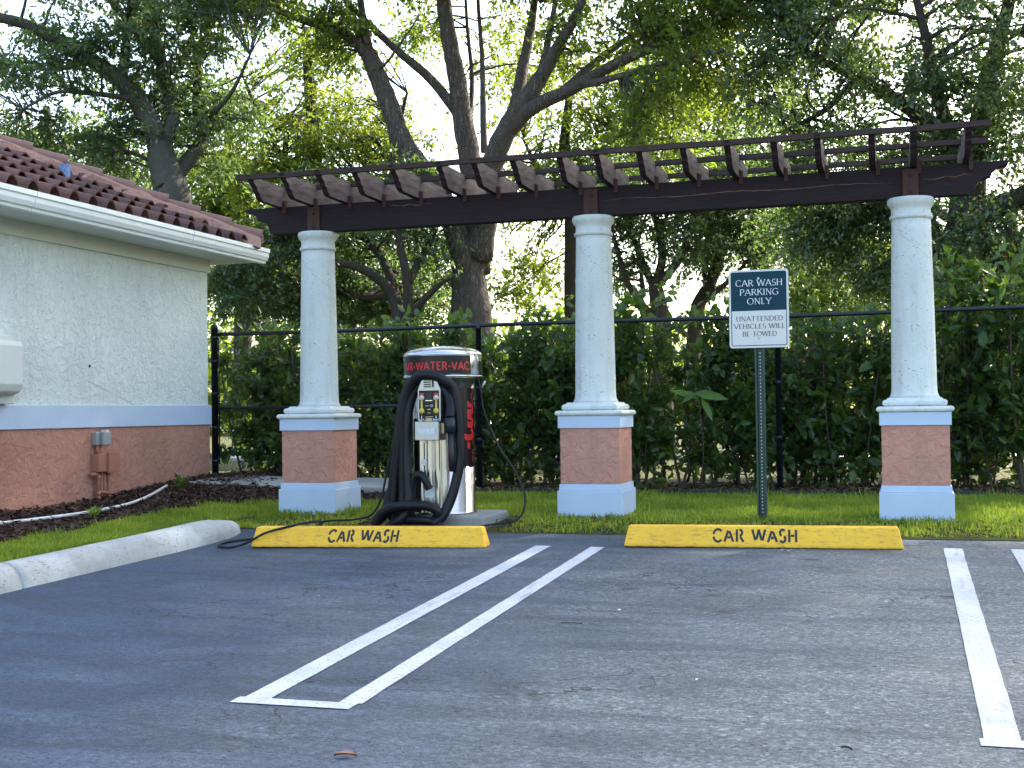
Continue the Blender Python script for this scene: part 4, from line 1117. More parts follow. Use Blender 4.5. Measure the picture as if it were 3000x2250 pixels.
# ------------------------------------------------------------------ chain link fence
FY = 13.025
def fence():
    t = empty('chain_link_fence', (-7.53, FY, 0), 'black vinyl chain link fence with round posts in front of the hedge', 'fence')
    ox, oy = 7.53, -FY
    xe = 6.6; ztop = 1.765
    def post(x, r, z1, bands):
        zg = float(gz(x, FY))
        mb = MB(); mb.lathe([(r, zg-.1), (r, z1-.012), (r*1.12, z1-.012), (r*1.12, z1+.01), (r*.8, z1+.03), (r*.2, z1+.042)], (x+ox, 0, 0), 14); p = mb.build('post', M['black_metal'], t)
        if bands:
            for z in bands:
                mb = MB(); mb.lathe([(r, z-.016), (r*1.16, z-.014), (r*1.16, z+.014), (r, z+.016)], (x+ox, 0, 0), 14, cap=False)
                mb.build('tension_band', M['black_metal'], p)
    post(-7.53, .038, 1.845, (.32, .70, 1.09, 1.46, 1.73))
    for x in (-4.345, -1.19, 1.97, 5.12): post(x, .029, 1.74, (1.10, .55))
    mb = MB(); mb.tube([(.0, 0, ztop)] + [(x+ox, 0, ztop+.006*math.sin(x*1.3)) for x in np.linspace(-7.3, xe, 30)], .022, 10); mb.build('top_rail', M['black_metal'], t)
    mb = MB(); mb.tube([(0, 0, .92), (-4.345+ox, 0, .922)], .020, 10); mb.build('middle_rail', M['black_metal'], t)
    mb = MB(); mb.tube([(.062, -.01, .28), (.062, -.01, 1.72)], .008, 6); mb.build('tension_bar', M['black_metal'], t)
    # woven wire: zigzag strands, one direction of weave alternating
    d = .073; VV = []; FF = []
    n = int((xe+7.46)/d); r = .0021
    m = int((ztop-.06)/(d/2))
    for i in range(n):
        x0 = -7.46+i*d
        ks = np.arange(m+1)
        zz = .05 + ks*d/2
        xx = x0 + d*.5*(ks % 2)*1.06 + .010*np.sin(x0*2.1+zz*3)
        zz = zz + np.maximum(0, gz(np.full_like(xx, x0), FY)-.02)*(1-zz/1.8)
        yy = np.where(ks % 2 == 0, -.003, .003) - .027 + .006*np.sin(x0*1.7)
        b = len(VV)*0
        P = np.stack([xx+ox, yy, zz], 1)
        base = i*(m+1)*3
        for o in ((-r, 0, -r*.6), (r, 0, -r*.6), (0, -r, r)):
            pass
        Q = np.stack([P+np.array([-r, .0, -r*.6]), P+np.array([r, .0, r*.6]), P+np.array([0, -r*1.5, 0])], 1).reshape(-1, 3)
        VV.append(Q)
        k = np.arange(m)
        for a_, b_ in ((0, 1), (1, 2), (2, 0)):
            FF.append(np.stack([base+k*3+a_, base+k*3+b_, base+(k+1)*3+b_, base+(k+1)*3+a_], 1))
    VV = np.concatenate(VV); FF = np.concatenate(FF)
    np_mesh('wire_mesh', VV, FF.ravel(), np.full(len(FF), 4), M['black_metal'], parent=t)
fence()

# ------------------------------------------------------------------ small things on the ground
def small():
    # concrete edging slab by the corner of the building
    mb = MB()
    pts = [(-7.15, 11.75), (-6.7, 11.83), (-6.1, 11.95), (-5.4, 12.05), (-4.55, 12.15)]
    pts = catmull(pts, 4)
    vs = []
    for x, y in pts:
        zt = .155-.055*min(1, max(0, (x+7.15)/2.2)) + rnd.uniform(-.004, .004); g = float(gz(x, y))
        vs += [(x, y, g-.1), (x, y+.01, zt-.02), (x+.01, y+.05, zt), (x, y+.42, zt+.012), (x, y+.90, zt+.022), (x, y+.91, g-.1)]
    n = len(pts)
    mb.add(vs, [(i*6+k, (i+1)*6+k, (i+1)*6+k+1, i*6+k+1) for i in range(n-1) for k in range(5)] + [[0, 1, 2, 3, 4, 5], [(n-1)*6+k for k in (5, 4, 3, 2, 1, 0)]])
    tag(mb.build('concrete_edging', M['concrete'], bevel=.008), 'low grey concrete edging slab beside mulch at the wall corner', 'concrete edging')
    # pvc pipe lying on the mulch
    P = [(-6.52, 8.02), (-6.50, 8.5), (-6.49, 9.0), (-6.55, 9.5), (-6.66, 9.95), (-6.86, 10.6), (-7.10, 11.25), (-7.16, 11.42)]
    C_ = [(x, y, float(gz(x, y))+.050+.003*math.sin(y*2)) for x, y in [tuple(q) for q in catmull(P, 5)]]
    mb = MB(); mb.tube(C_, .014, 10); t = mb.build('irrigation_pipe', M['pvc']); tag(t, 'thin white plastic pipe lying along the dark mulch', 'pipe')
    mb = MB(); mb.tube([(x, y, z) for x, y, z in C_[:2]], .022, 10); mb.build('coupling', M['pvc'], t)
    # plastic garden edging strip along the hedge bed
    mb = MB()
    px = np.linspace(-4.2, 5.4, 48)
    vs = []
    for x in px:
        y = 12.40 + .02*math.sin(x*2.2); z = float(gz(x, y)); h = .055+.012*math.sin(x*3.1)
        vs += [(x, y, z-.03), (x, y, z+h), (x, y+.012, z+h), (x, y+.012, z-.03)]
    mb.add(vs, [(i*4+k, (i+1)*4+k, (i+1)*4+k+1, i*4+k+1) for i in range(len(px)-1) for k in range(3)])
    tag(mb.build('garden_edging', M['edging']), 'dark plastic edging strip between the lawn and hedge bed', 'garden edging')
    # curled dry leaf and pale scraps on the asphalt
    def leaf_obj(name, x, y, L_, W_, rot, mat, curl):
        mb = MB(); n = 8; vs = []
        for i in range(n+1):
            u = i/n; wv = W_*math.sin(PI*min(1, u*.98+.02))**.7
            zc = curl*(math.sin(PI*u))
            for s in (-1, 0, 1): vs.append((L_*(u-.5), s*wv/2, zc+abs(s)*curl*.9+.003))
        fs = [(i*3+k, (i+1)*3+k, (i+1)*3+k+1, i*3+k+1) for i in range(n) for k in range(2)]
        m = len(vs); vs += [(a, b, c+.0015) for a, b, c in vs]
        fs += [tuple(m+k for k in f[::-1]) for f in fs]
        mb.add(vs, fs, True); o = mb.build(name, M[mat], None, 0, 2, (x, y, lotz(y)+.002)); o.rotation_euler = (R(2.2), 0, R(rot)); return o
    tag(leaf_obj('fallen_leaf', -1.717, 3.76, .075, .026, 10, 'dry_leaf', .007), 'curled orange brown dry leaf lying on the open asphalt', 'leaf')
    tag(leaf_obj('fallen_leaf', -.190, 4.17, .042, .007, -30, 'stem', .005), 'small dark curled leaf near the corner of the single bay line', 'leaf')
    tag(leaf_obj('fallen_twig', -1.52, 5.90, .105, .006, 3, 'stem', .002), 'thin dark twig lying on asphalt beside the double white line', 'twig')
    spots = [(-1.368, 6.26, .03, 'pale narrow petal on the asphalt nearest to the double white line'), (-.099, 6.687, .024, 'round pale petal on asphalt nearest to the single white line'),
             (-.765, 8.375, .035, 'pale petal tucked against the base of the sign side wheel stop'), (-.713, 8.33, .03, 'pale petal lying just clear of the sign side wheel stop'), (-.78, 4.95, .022, 'tiny pale petal out in the open bay before the parking sign'),
             (-3.05, 6.35, .016, 'tiny pale petal in the dark bay before the vacuum')]
    for x, y, s, lab in spots:
        tag(leaf_obj('fallen_petal', x, y, s, s*.55, rnd.uniform(0, 180), 'scrap', .002), lab, 'petal', 'pale petals scattered on the asphalt')
    # weeds in the mulch
    for (x, y, lab, nL, h) in ((-6.28, 8.95, 'small green weed growing through mulch below the white pipe', 26, .11), (-6.95, 11.35, 'straggly weed at the far end of the white pipe', 44, .16)):
        z = float(gz(x, y))+.01
        a = rng.random(nL)*2*PI; e = rng.random(nL)
        D = np.stack([np.cos(a), np.sin(a), .5+e], 1); P_ = np.stack([x+np.cos(a)*.03*e, y+np.sin(a)*.03*e, z+h*.6*e], 1)
        N = np.stack([-np.cos(a)*.6, -np.sin(a)*.6, np.ones(nL)], 1)
        r_ = empty('weed', (0, 0, 0), lab, 'weed')
        leaf_mesh('leaves', P_, D, N, h*(.5+.4*rng.random(nL)), .012+.012*rng.random(nL), M['vine'] if nL < 30 else M['hedge'], r_, big=True)
        mb = MB()
        for k in range(4): mb.tube([(x, y, z-.03), (x+rnd.uniform(-.03, .03), y+rnd.uniform(-.03, .03), z+h*.7)], [.003, .0015], 5)
        mb.build('stem', M['stem'], r_)
    # pole seen through the crowns
    t = empty('utility_pole', (-2.28, 30.0, 0), 'pale galvanised pole standing beyond the trees behind the sign', 'pole')
    mb = MB(); mb.lathe([(.16, -.3), (.14, 3), (.09, 9.5)], (0, 0, 0), 14); mb.build('shaft', M['pole'], t)
    mb = MB(); mb.tube([(0, 0, 9.3), (.5, -.1, 9.6), (1.3, -.2, 9.7)], .04, 8); mb.build('lamp_arm', M['pole'], t)
    mb = MB(); mb.box((1.2, -.32, 9.62), (1.8, -.06, 9.74)); mb.build('lamp_head', M['pole'], t, .03)
small()
TREES = {
'T1': dict(limbs=[(0.27, 0.2, [[-10.87, 17.6, 2.28], [-10.89, 17.6, 3.95], [-10.93, 17.6, 4.39], [-11.06, 17.6, 4.83], [-11.13, 17.6, 5.13]]), (0.17, 0.05, [[-11.13, 17.6, 5.13], [-11.4, 17.6, 5.7], [-11.99, 17.6, 6.31], [-12.55, 17.3, 6.72], [-13.1, 17.0, 7.03], [-13.64, 16.6, 7.19], [-14.34, 16.2, 7.61]]), (0.13, 0.04, [[-11.08, 17.6, 4.98], [-11.07, 17.9, 5.63], [-11.36, 18.1, 6.45], [-11.63, 18.3, 7.21], [-11.93, 18.6, 8.26], [-12.11, 18.6, 9.54]]), (0.13, 0.04, [[-10.95, 17.6, 4.46], [-10.78, 18.0, 5.0], [-10.76, 18.3, 5.35], [-10.92, 18.4, 5.95], [-10.98, 18.6, 6.77], [-10.89, 18.8, 7.67], [-10.66, 18.8, 8.8]]), (0.09, 0.03, [[-11.81, 17.6, 6.14], [-11.98, 18.0, 7.01], [-12.53, 18.4, 7.8], [-13.02, 18.6, 8.86]]), (0.05, 0.02, [[-11.49, 17.6, 5.86], [-12.04, 17.0, 5.87], [-12.29, 16.6, 5.8], [-12.65, 16.3, 5.51]]), (0.07, 0.02, [[-10.76, 18.3, 5.35], [-10.5, 18.1, 5.48], [-10.36, 17.9, 5.57], [-9.84, 17.6, 5.83], [-9.36, 17.3, 6.28]]), (0.07, 0.02, [[-11.36, 18.1, 6.45], [-11.69, 17.8, 7.08], [-12.5, 17.6, 8.0], [-13.28, 17.6, 9.0]]), (0.05, 0.02, [[-12.19, 17.4, 6.5], [-13.4, 18.1, 6.64], [-14.55, 18.4, 6.9]])],
  clumps=[[-11.48, 17.6, 6.92, 1.98, 1.4, 1.03, 42], [-13.18, 17.1, 6.21, 1.53, 1.2, 1.04, 27], [-10.88, 18.4, 6.79, 1.12, 1.0, 1.52, 27], [-11.22, 17.6, 8.52, 3.62, 2.2, 1.21, 70], [-10.43, 18.2, 5.5, 0.7, 0.8, 0.85, 14], [-11.83, 17.6, 5.26, 1.02, 0.8, 0.47, 12], [-13.44, 17.2, 5.15, 0.88, 0.8, 0.48, 12], [-15.51, 17.1, 7.26, 1.73, 1.5, 2.25, 40], [-11.81, 18.5, 5.97, 0.98, 0.7, 0.9, 16]]),
'T2': dict(limbs=[(0.33, 0.26, [[-6.61, 19.5, 1.07], [-6.62, 19.5, 2.26], [-6.65, 19.5, 2.85], [-6.64, 19.5, 3.3]]), (0.21, 0.14, [[-6.67, 19.45, 3.0], [-6.79, 19.3, 3.73], [-6.95, 19.2, 4.17], [-7.34, 19.1, 4.78], [-7.56, 19.0, 5.14], [-7.76, 19.0, 5.68], [-7.97, 19.0, 6.22], [-8.15, 19.0, 6.65]]), (0.1, 0.02, [[-8.12, 19.0, 6.57], [-8.47, 18.8, 6.93], [-9.18, 18.5, 7.19], [-9.84, 18.2, 7.49], [-10.57, 17.9, 7.96]]), (0.09, 0.03, [[-8.15, 19.0, 6.65], [-8.56, 19.2, 7.47], [-8.93, 19.3, 8.46]]), (0.08, 0.03, [[-8.12, 19.0, 6.61], [-8.15, 18.7, 7.42], [-8.12, 18.5, 8.39]]), (0.23, 0.11, [[-6.55, 19.6, 3.08], [-6.6, 19.7, 3.93], [-6.64, 19.7, 4.68], [-6.72, 19.7, 5.22], [-6.83, 19.7, 5.84], [-6.87, 19.6, 6.42], [-6.98, 19.5, 7.09], [-7.09, 19.5, 8.24]]), (0.09, 0.03, [[-6.91, 19.7, 5.77], [-7.27, 19.5, 6.28], [-7.67, 19.3, 6.65], [-8.11, 19.0, 7.1], [-8.46, 18.7, 7.53], [-8.76, 18.5, 8.1]]), (0.22, 0.13, [[-6.48, 19.5, 3.3], [-6.26, 19.3, 4.3], [-6.12, 19.2, 4.78], [-5.9, 19.1, 5.19], [-5.56, 19.0, 5.61], [-5.29, 19.0, 5.97]]), (0.12, 0.04, [[-5.29, 19.0, 5.97], [-4.96, 18.9, 6.43], [-4.58, 18.7, 6.9], [-4.27, 18.5, 7.57]]), (0.12, 0.04, [[-5.74, 19.1, 5.41], [-5.71, 19.5, 6.29], [-5.62, 19.8, 7.19], [-5.54, 20.0, 8.38]]), (0.07, 0.03, [[-5.29, 19.0, 5.97], [-5.18, 19.3, 6.85], [-5.07, 19.5, 7.78]]), (0.125, 0.025, [[-5.84, 19.1, 5.22], [-5.38, 18.9, 5.52], [-4.74, 18.7, 5.69], [-4.05, 18.5, 5.94], [-3.3, 18.2, 6.09], [-2.52, 17.9, 6.25], [-1.78, 17.6, 6.41], [-1.01, 17.3, 6.67]]), (0.07, 0.02, [[-4.92, 18.7, 5.63], [-4.34, 19.2, 6.29], [-3.71, 19.5, 6.76], [-2.92, 19.8, 7.17], [-2.3, 20.0, 7.63]]), (0.06, 0.02, [[-4.59, 18.7, 5.74], [-3.83, 18.1, 5.67], [-3.01, 17.7, 5.72], [-2.25, 17.3, 5.67]]), (0.06, 0.02, [[-6.37, 19.5, 5.01], [-6.41, 19.6, 5.85], [-6.45, 19.7, 6.64], [-6.54, 19.8, 7.59], [-6.55, 19.8, 8.51]]), (0.05, 0.02, [[-6.72, 19.7, 5.3], [-6.76, 20.1, 6.31], [-6.9, 20.3, 7.31], [-6.96, 20.3, 8.41]]), (0.03, 0.012, [[-8.0, 19.0, 6.37], [-7.67, 18.7, 6.42], [-7.08, 18.5, 6.99]]), (0.08, 0.03, [[-3.6, 19.4, 7.6], [-3.2, 19.4, 9.6], [-2.2, 19.2, 11.8]]), (0.09, 0.03, [[-5.2, 19.0, 7.2], [-6.2, 18.8, 9.2], [-7.6, 18.6, 11.0]]), (0.08, 0.03, [[-2.4, 19.0, 7.4], [-0.8, 18.8, 9.4], [1.0, 18.6, 11.0]])],
  clumps=[[-2.48, 18.1, 6.5, 1.59, 1.3, 0.55, 48], [-1.45, 17.5, 6.72, 1.67, 1.4, 0.6, 34], [-3.42, 18.9, 6.56, 1.01, 1.0, 0.51, 16], [-9.09, 18.5, 7.24, 1.09, 1.0, 0.55, 20], [-5.52, 19.5, 7.91, 2.33, 1.5, 0.47, 26], [-7.54, 19.2, 8.11, 1.98, 1.5, 0.47, 24], [-3.43, 18.1, 4.8, 0.61, 0.6, 0.31, 10], [-2.86, 17.9, 5.43, 1.15, 0.8, 0.41, 18], [-4.68, 19.1, 6.53, 0.59, 0.8, 0.59, 10], [-6.55, 21.0, 6.99, 0.99, 1.0, 0.83, 10], [-7.63, 20.5, 7.44, 0.74, 0.8, 0.5, 7], [-8.64, 18.9, 6.56, 0.47, 0.6, 0.39, 4], [-4.38, 19.5, 8.36, 4.63, 2.5, 0.93, 40], [-3.0, 19.5, 10.9, 6.0, 2.4, 3.3, 640], [-10.0, 18.2, 7.47, 0.95, 0.8, 0.47, 12]]),  # the largest clump is out of view, added to keep direct sun off the lot
'T3': dict(limbs=[(0.15, 0.12, [[-7.45, 18.6, 0.78], [-7.44, 18.6, 1.79], [-7.46, 18.6, 2.3]]), (0.11, 0.03, [[-7.48, 18.6, 2.23], [-7.61, 18.6, 2.67], [-7.8, 18.4, 2.96], [-8.08, 18.2, 3.12], [-8.49, 18.0, 3.22], [-9.02, 17.8, 3.51]]), (0.08, 0.02, [[-7.52, 18.6, 2.52], [-7.77, 18.8, 3.09], [-8.15, 19.0, 3.58], [-8.45, 19.1, 3.8], [-8.76, 19.2, 4.28], [-9.04, 19.2, 4.99]]), (0.09, 0.02, [[-7.34, 18.6, 2.3], [-7.29, 18.4, 2.93], [-7.37, 18.3, 3.49], [-7.44, 18.3, 4.14], [-7.49, 18.3, 4.86]]), (0.07, 0.02, [[-7.27, 18.4, 2.85], [-7.14, 18.8, 3.36], [-6.98, 18.9, 3.76], [-6.82, 18.9, 4.27]]), (0.08, 0.02, [[-7.35, 18.6, 2.22], [-7.02, 18.3, 2.51], [-6.65, 18.1, 2.76], [-6.31, 17.9, 2.87]]), (0.05, 0.02, [[-7.63, 18.6, 2.67], [-8.36, 18.9, 2.72], [-9.1, 19.1, 2.92], [-9.85, 19.1, 3.18]])],
  clumps=[[-7.97, 18.6, 4.22, 1.41, 1.2, 0.67, 26], [-9.71, 18.2, 3.01, 0.82, 1.2, 0.67, 34], [-9.15, 19.2, 2.7, 0.93, 0.8, 0.46, 24], [-7.08, 18.9, 3.55, 0.59, 0.6, 0.44, 8], [-8.8, 18.0, 3.67, 0.66, 0.8, 0.51, 20], [-10.27, 20.6, 3.1, 1.25, 0.8, 0.67, 36], [-7.75, 20.0, 2.79, 0.62, 0.6, 0.39, 14], [-8.36, 19.1, 3.34, 0.91, 0.8, 0.46, 10], [-8.34, 19.8, 2.64, 0.93, 0.6, 0.31, 12]]),
'T4': dict(limbs=[(0.15, 0.12, [[-3.9, 21.5, 0.72], [-3.89, 21.5, 2.14], [-3.96, 21.5, 2.69], [-4.0, 21.5, 2.99]]), (0.08, 0.02, [[-4.01, 21.5, 2.93], [-4.19, 21.5, 3.31], [-4.42, 21.7, 3.92], [-4.55, 21.8, 4.75]]), (0.09, 0.02, [[-4.0, 21.5, 2.94], [-3.87, 21.5, 3.39], [-3.96, 21.7, 3.98], [-4.15, 21.9, 4.66], [-4.24, 21.9, 5.55]]), (0.08, 0.02, [[-3.92, 21.5, 2.99], [-3.54, 21.3, 3.36], [-3.33, 21.1, 3.78], [-2.98, 21.0, 4.25], [-2.6, 20.9, 4.85]]), (0.08, 0.02, [[-3.93, 21.5, 2.29], [-4.2, 21.3, 2.64], [-4.45, 21.2, 3.07], [-4.6, 21.1, 3.7], [-4.81, 21.1, 4.41]]), (0.05, 0.015, [[-4.2, 21.5, 2.78], [-4.29, 21.8, 3.21], [-4.36, 22.0, 3.8], [-4.19, 22.0, 4.35]])],
  clumps=[[-3.93, 21.5, 4.42, 1.12, 1.2, 0.64, 36], [-4.62, 21.3, 4.04, 0.4, 0.6, 0.64, 12], [-3.44, 21.3, 3.66, 0.47, 0.6, 0.55, 10], [-4.59, 21.5, 3.27, 0.4, 0.6, 0.4, 7], [-3.77, 22.0, 5.13, 1.48, 1.2, 0.74, 24]]),
'T4b': dict(limbs=[(0.12, 0.05, [[-3.6, 22.5, 0.71], [-3.49, 22.5, 2.34], [-3.24, 22.5, 2.98], [-3.05, 22.5, 3.47], [-3.0, 22.5, 3.95], [-2.93, 22.5, 4.6], [-2.84, 22.5, 5.32]]), (0.06, 0.02, [[-3.41, 22.5, 2.67], [-2.96, 22.2, 2.95], [-2.61, 22.0, 3.23], [-2.2, 21.9, 3.67]]), (0.05, 0.02, [[-3.01, 22.5, 3.79], [-2.81, 22.8, 4.23], [-2.61, 22.9, 4.81]])],
  clumps=[[-2.81, 22.5, 4.27, 0.91, 1.0, 0.75, 34], [-2.15, 22.2, 3.71, 0.73, 1, 0.65, 22], [-3.15, 22.5, 3.47, 0.5, 0.6, 0.5, 8], [-2.64, 22.5, 4.99, 1.0, 1, 0.67, 18]]),
'T5': dict(limbs=[(0.34, 0.26, [[0.75, 17.2, 0.7], [0.75, 17.2, 1.88], [0.79, 17.2, 2.64], [0.87, 17.2, 3.4]]), (0.18, 0.05, [[0.85, 17.2, 3.23], [1.24, 16.9, 3.33], [1.69, 16.6, 3.49], [2.27, 16.3, 3.73]]), (0.16, 0.04, [[0.87, 17.2, 3.4], [0.68, 17.4, 4.16], [0.12, 17.5, 4.77], [-0.51, 17.5, 5.19], [-1.16, 17.4, 5.6]]), (0.17, 0.05, [[0.88, 17.2, 3.4], [0.97, 17.5, 4.28], [1.17, 17.7, 5.21], [1.43, 17.9, 6.16], [1.57, 18.0, 7.1]]), (0.1, 0.03, [[0.68, 17.4, 4.16], [0.45, 16.8, 4.88], [0.3, 16.4, 5.59], [0.09, 16.2, 6.35]]), (0.1, 0.03, [[0.8, 17.2, 2.7], [0.38, 17.7, 3.14], [-0.14, 18.0, 3.4], [-0.75, 18.2, 3.46]]), (0.12, 0.04, [[0.81, 17.2, 2.7], [1.11, 16.8, 2.56], [1.51, 16.5, 2.56], [1.99, 16.2, 2.75]]), (0.06, 0.02, [[-0.51, 17.5, 5.19], [-0.95, 17.6, 4.82], [-1.44, 17.6, 4.61]]), (0.15, 0.04, [[1.9, 17.2, 3.4], [3.2, 17.1, 4.6], [4.9, 17.0, 5.6], [6.6, 16.9, 6.4], [8.2, 16.9, 7.0]]), (0.1, 0.03, [[4.4, 17.0, 5.3], [5.8, 17.2, 5.0], [7.0, 17.4, 4.4], [8.0, 17.5, 3.7]]), (0.14, 0.04, [[1.6, 17.4, 5.5], [2.6, 17.3, 7.5], [4.2, 17.2, 9.5], [5.8, 17.1, 11.2]]), (0.12, 0.03, [[3.2, 17.1, 4.6], [4.6, 17.4, 7.0], [6.4, 17.6, 9.2]]), (0.12, 0.03, [[1.4, 17.4, 6.2], [1.0, 17.6, 8.5], [1.6, 17.5, 11.5]])],
  clumps=[[-0.22, 17.5, 5.41, 1.96, 1.6, 1.11, 46], [1.18, 17.2, 4.79, 1.21, 1.8, 1.66, 42], [-1.08, 17.8, 4.56, 1.25, 1.2, 0.72, 20], [-0.88, 18.2, 3.34, 1.13, 1.0, 0.6, 44], [1.13, 17.0, 2.89, 0.87, 1.2, 0.74, 34], [4.2, 17.2, 10.4, 4.6, 2.3, 3.5, 720], [7.2, 17.0, 5.2, 2.0, 1.8, 3.6, 150], [0.84, 17.2, 6.78, 2.63, 2, 0.86, 60], [0.2, 18.2, 2.59, 1.06, 0.8, 0.46, 30], [-1.45, 17.2, 5.57, 0.65, 0.8, 0.58, 14], [2.54, 16.7, 4.28, 1.25, 2, 2.18, 50], [-0.07, 18.0, 3.96, 0.99, 1, 0.66, 34], [0.8, 18.4, 2.33, 1.07, 0.6, 0.33, 20]]),  # two biggest clumps lie out of view, added to block direct sun
'T6': dict(limbs=[(0.2, 0.1, [[-11.83, 25.0, 0.78], [-11.8, 25.0, 3.75], [-11.89, 25.0, 5.25], [-11.99, 25.0, 6.25], [-12.09, 25.0, 7.76], [-12.18, 25.0, 9.17]]), (0.1, 0.03, [[-11.89, 25.0, 5.25], [-10.92, 25.0, 5.88], [-10.17, 25.0, 6.62], [-9.85, 25.0, 7.57]]), (0.1, 0.03, [[-11.91, 25.0, 5.55], [-12.76, 25.0, 6.41], [-13.31, 25.0, 7.36], [-13.75, 25.0, 8.41]])],
  clumps=[[-12.2, 25.0, 7.27, 1.24, 1.5, 1.55, 46], [-10.38, 25.0, 6.63, 1.2, 1.2, 1.3, 40], [-12.36, 24.4, 5.48, 1.4, 1.2, 0.8, 40], [-11.58, 25.0, 4.14, 1.6, 1.2, 0.9, 46], [-9.47, 25.0, 4.04, 0.88, 1.2, 0.97, 24], [-10.95, 25.5, 3.17, 2.01, 1.2, 0.5, 30], [-13.76, 25.0, 7.09, 0.95, 1.0, 1.58, 22], [-11.1, 25.0, 8.57, 1.13, 1.0, 0.72, 10]]),
'T7': dict(limbs=[(0.2, 0.08, [[-6.84, 27.0, 0.71], [-6.8, 27.0, 3.73], [-6.83, 27.0, 5.25], [-6.97, 27.0, 6.48], [-6.84, 27.0, 7.79]]), (0.1, 0.03, [[-6.82, 27.0, 5.05], [-6.15, 27.0, 5.91], [-5.62, 27.0, 6.88], [-5.31, 27.0, 7.65]]), (0.1, 0.03, [[-6.82, 27.0, 5.15], [-7.5, 27.0, 6.0], [-7.91, 27.0, 6.85]])],
  clumps=[[-6.76, 27.0, 6.46, 1.33, 1.4, 0.92, 26], [-7.37, 27.0, 7.83, 2.08, 1.4, 1.25, 18], [-5.39, 27.4, 7.35, 1.35, 1.4, 1.24, 42], [-7.92, 27.0, 5.83, 0.93, 1.0, 0.93, 16], [-7.73, 27.0, 4.18, 0.82, 1, 0.72, 9], [-6.25, 27.0, 5.62, 1.42, 1, 0.51, 22]]),
'T8': dict(limbs=[(0.2, 0.08, [[-3.08, 29.0, 0.66], [-3.03, 29.0, 3.77], [-3.1, 29.0, 5.64], [-3.19, 29.0, 6.9], [-3.11, 29.0, 8.15]]), (0.1, 0.03, [[-3.09, 29.0, 5.43], [-2.38, 29.0, 6.22], [-1.86, 29.0, 7.01]]), (0.1, 0.03, [[-3.11, 29.0, 5.54], [-3.82, 29.0, 6.42], [-4.43, 29.0, 7.42]])],
  clumps=[[-3.81, 29.0, 7.05, 1.84, 1.6, 0.97, 32], [-2.79, 29.0, 6.04, 1.6, 1.4, 0.75, 24], [-4.42, 29.0, 8.05, 1.75, 1.2, 0.76, 26], [-2.35, 29.0, 8.08, 1.3, 1.2, 1.08, 16], [-2.2, 29.0, 4.97, 0.96, 1, 0.85, 18], [-1.37, 26.0, 3.04, 1.42, 1, 0.57, 34], [-0.86, 27.0, 3.86, 1.08, 1, 0.79, 26], [-7.95, 27.0, 3.58, 0.72, 1, 0.61, 10], [-1.42, 29.0, 3.8, 1.16, 1, 0.74, 22], [1.0, 29.0, 3.99, 2.11, 1, 1.05, 26]]),
'T9': dict(limbs=[(0.18, 0.08, [[-14.37, 26.0, 0.81], [-14.29, 26.0, 3.54], [-14.39, 26.0, 5.02], [-14.56, 26.0, 6.3], [-14.67, 26.0, 7.69]]), (0.08, 0.03, [[-14.4, 26.0, 4.91], [-13.86, 26.0, 5.62], [-13.39, 26.0, 6.22]]), (0.08, 0.03, [[-14.39, 26.0, 5.02], [-15.16, 26.0, 5.8], [-15.51, 26.0, 6.68]])],
  clumps=[[-14.57, 26.0, 5.56, 1.09, 1.2, 0.98, 46], [-13.52, 26.0, 4.76, 0.85, 1.0, 0.85, 24], [-15.15, 26.0, 6.55, 1.0, 1.0, 0.77, 16], [-13.85, 26.0, 6.57, 0.76, 1, 0.65, 8], [-14.58, 26.0, 3.97, 0.97, 1, 0.65, 24]]),
'T10': dict(limbs=[(0.16, 0.07, [[-17.42, 23.0, 0.86], [-17.35, 23.0, 3.41], [-17.28, 23.0, 4.97], [-17.16, 23.0, 6.25], [-17.26, 23.0, 7.44]]), (0.08, 0.03, [[-17.3, 23.0, 4.78], [-16.59, 23.0, 5.72], [-15.91, 23.0, 6.35]]), (0.08, 0.03, [[-17.3, 23.0, 4.98], [-18.09, 23.0, 5.81], [-18.91, 23.0, 6.57]])],
  clumps=[[-17.27, 23.0, 6.45, 1.69, 1.2, 0.64, 12], [-15.58, 23.0, 5.85, 1.12, 1, 0.61, 18], [-19.15, 23.0, 7.39, 1.55, 1, 1.33, 16], [-15.9, 23.0, 6.74, 0.93, 1, 0.52, 8]]),
}

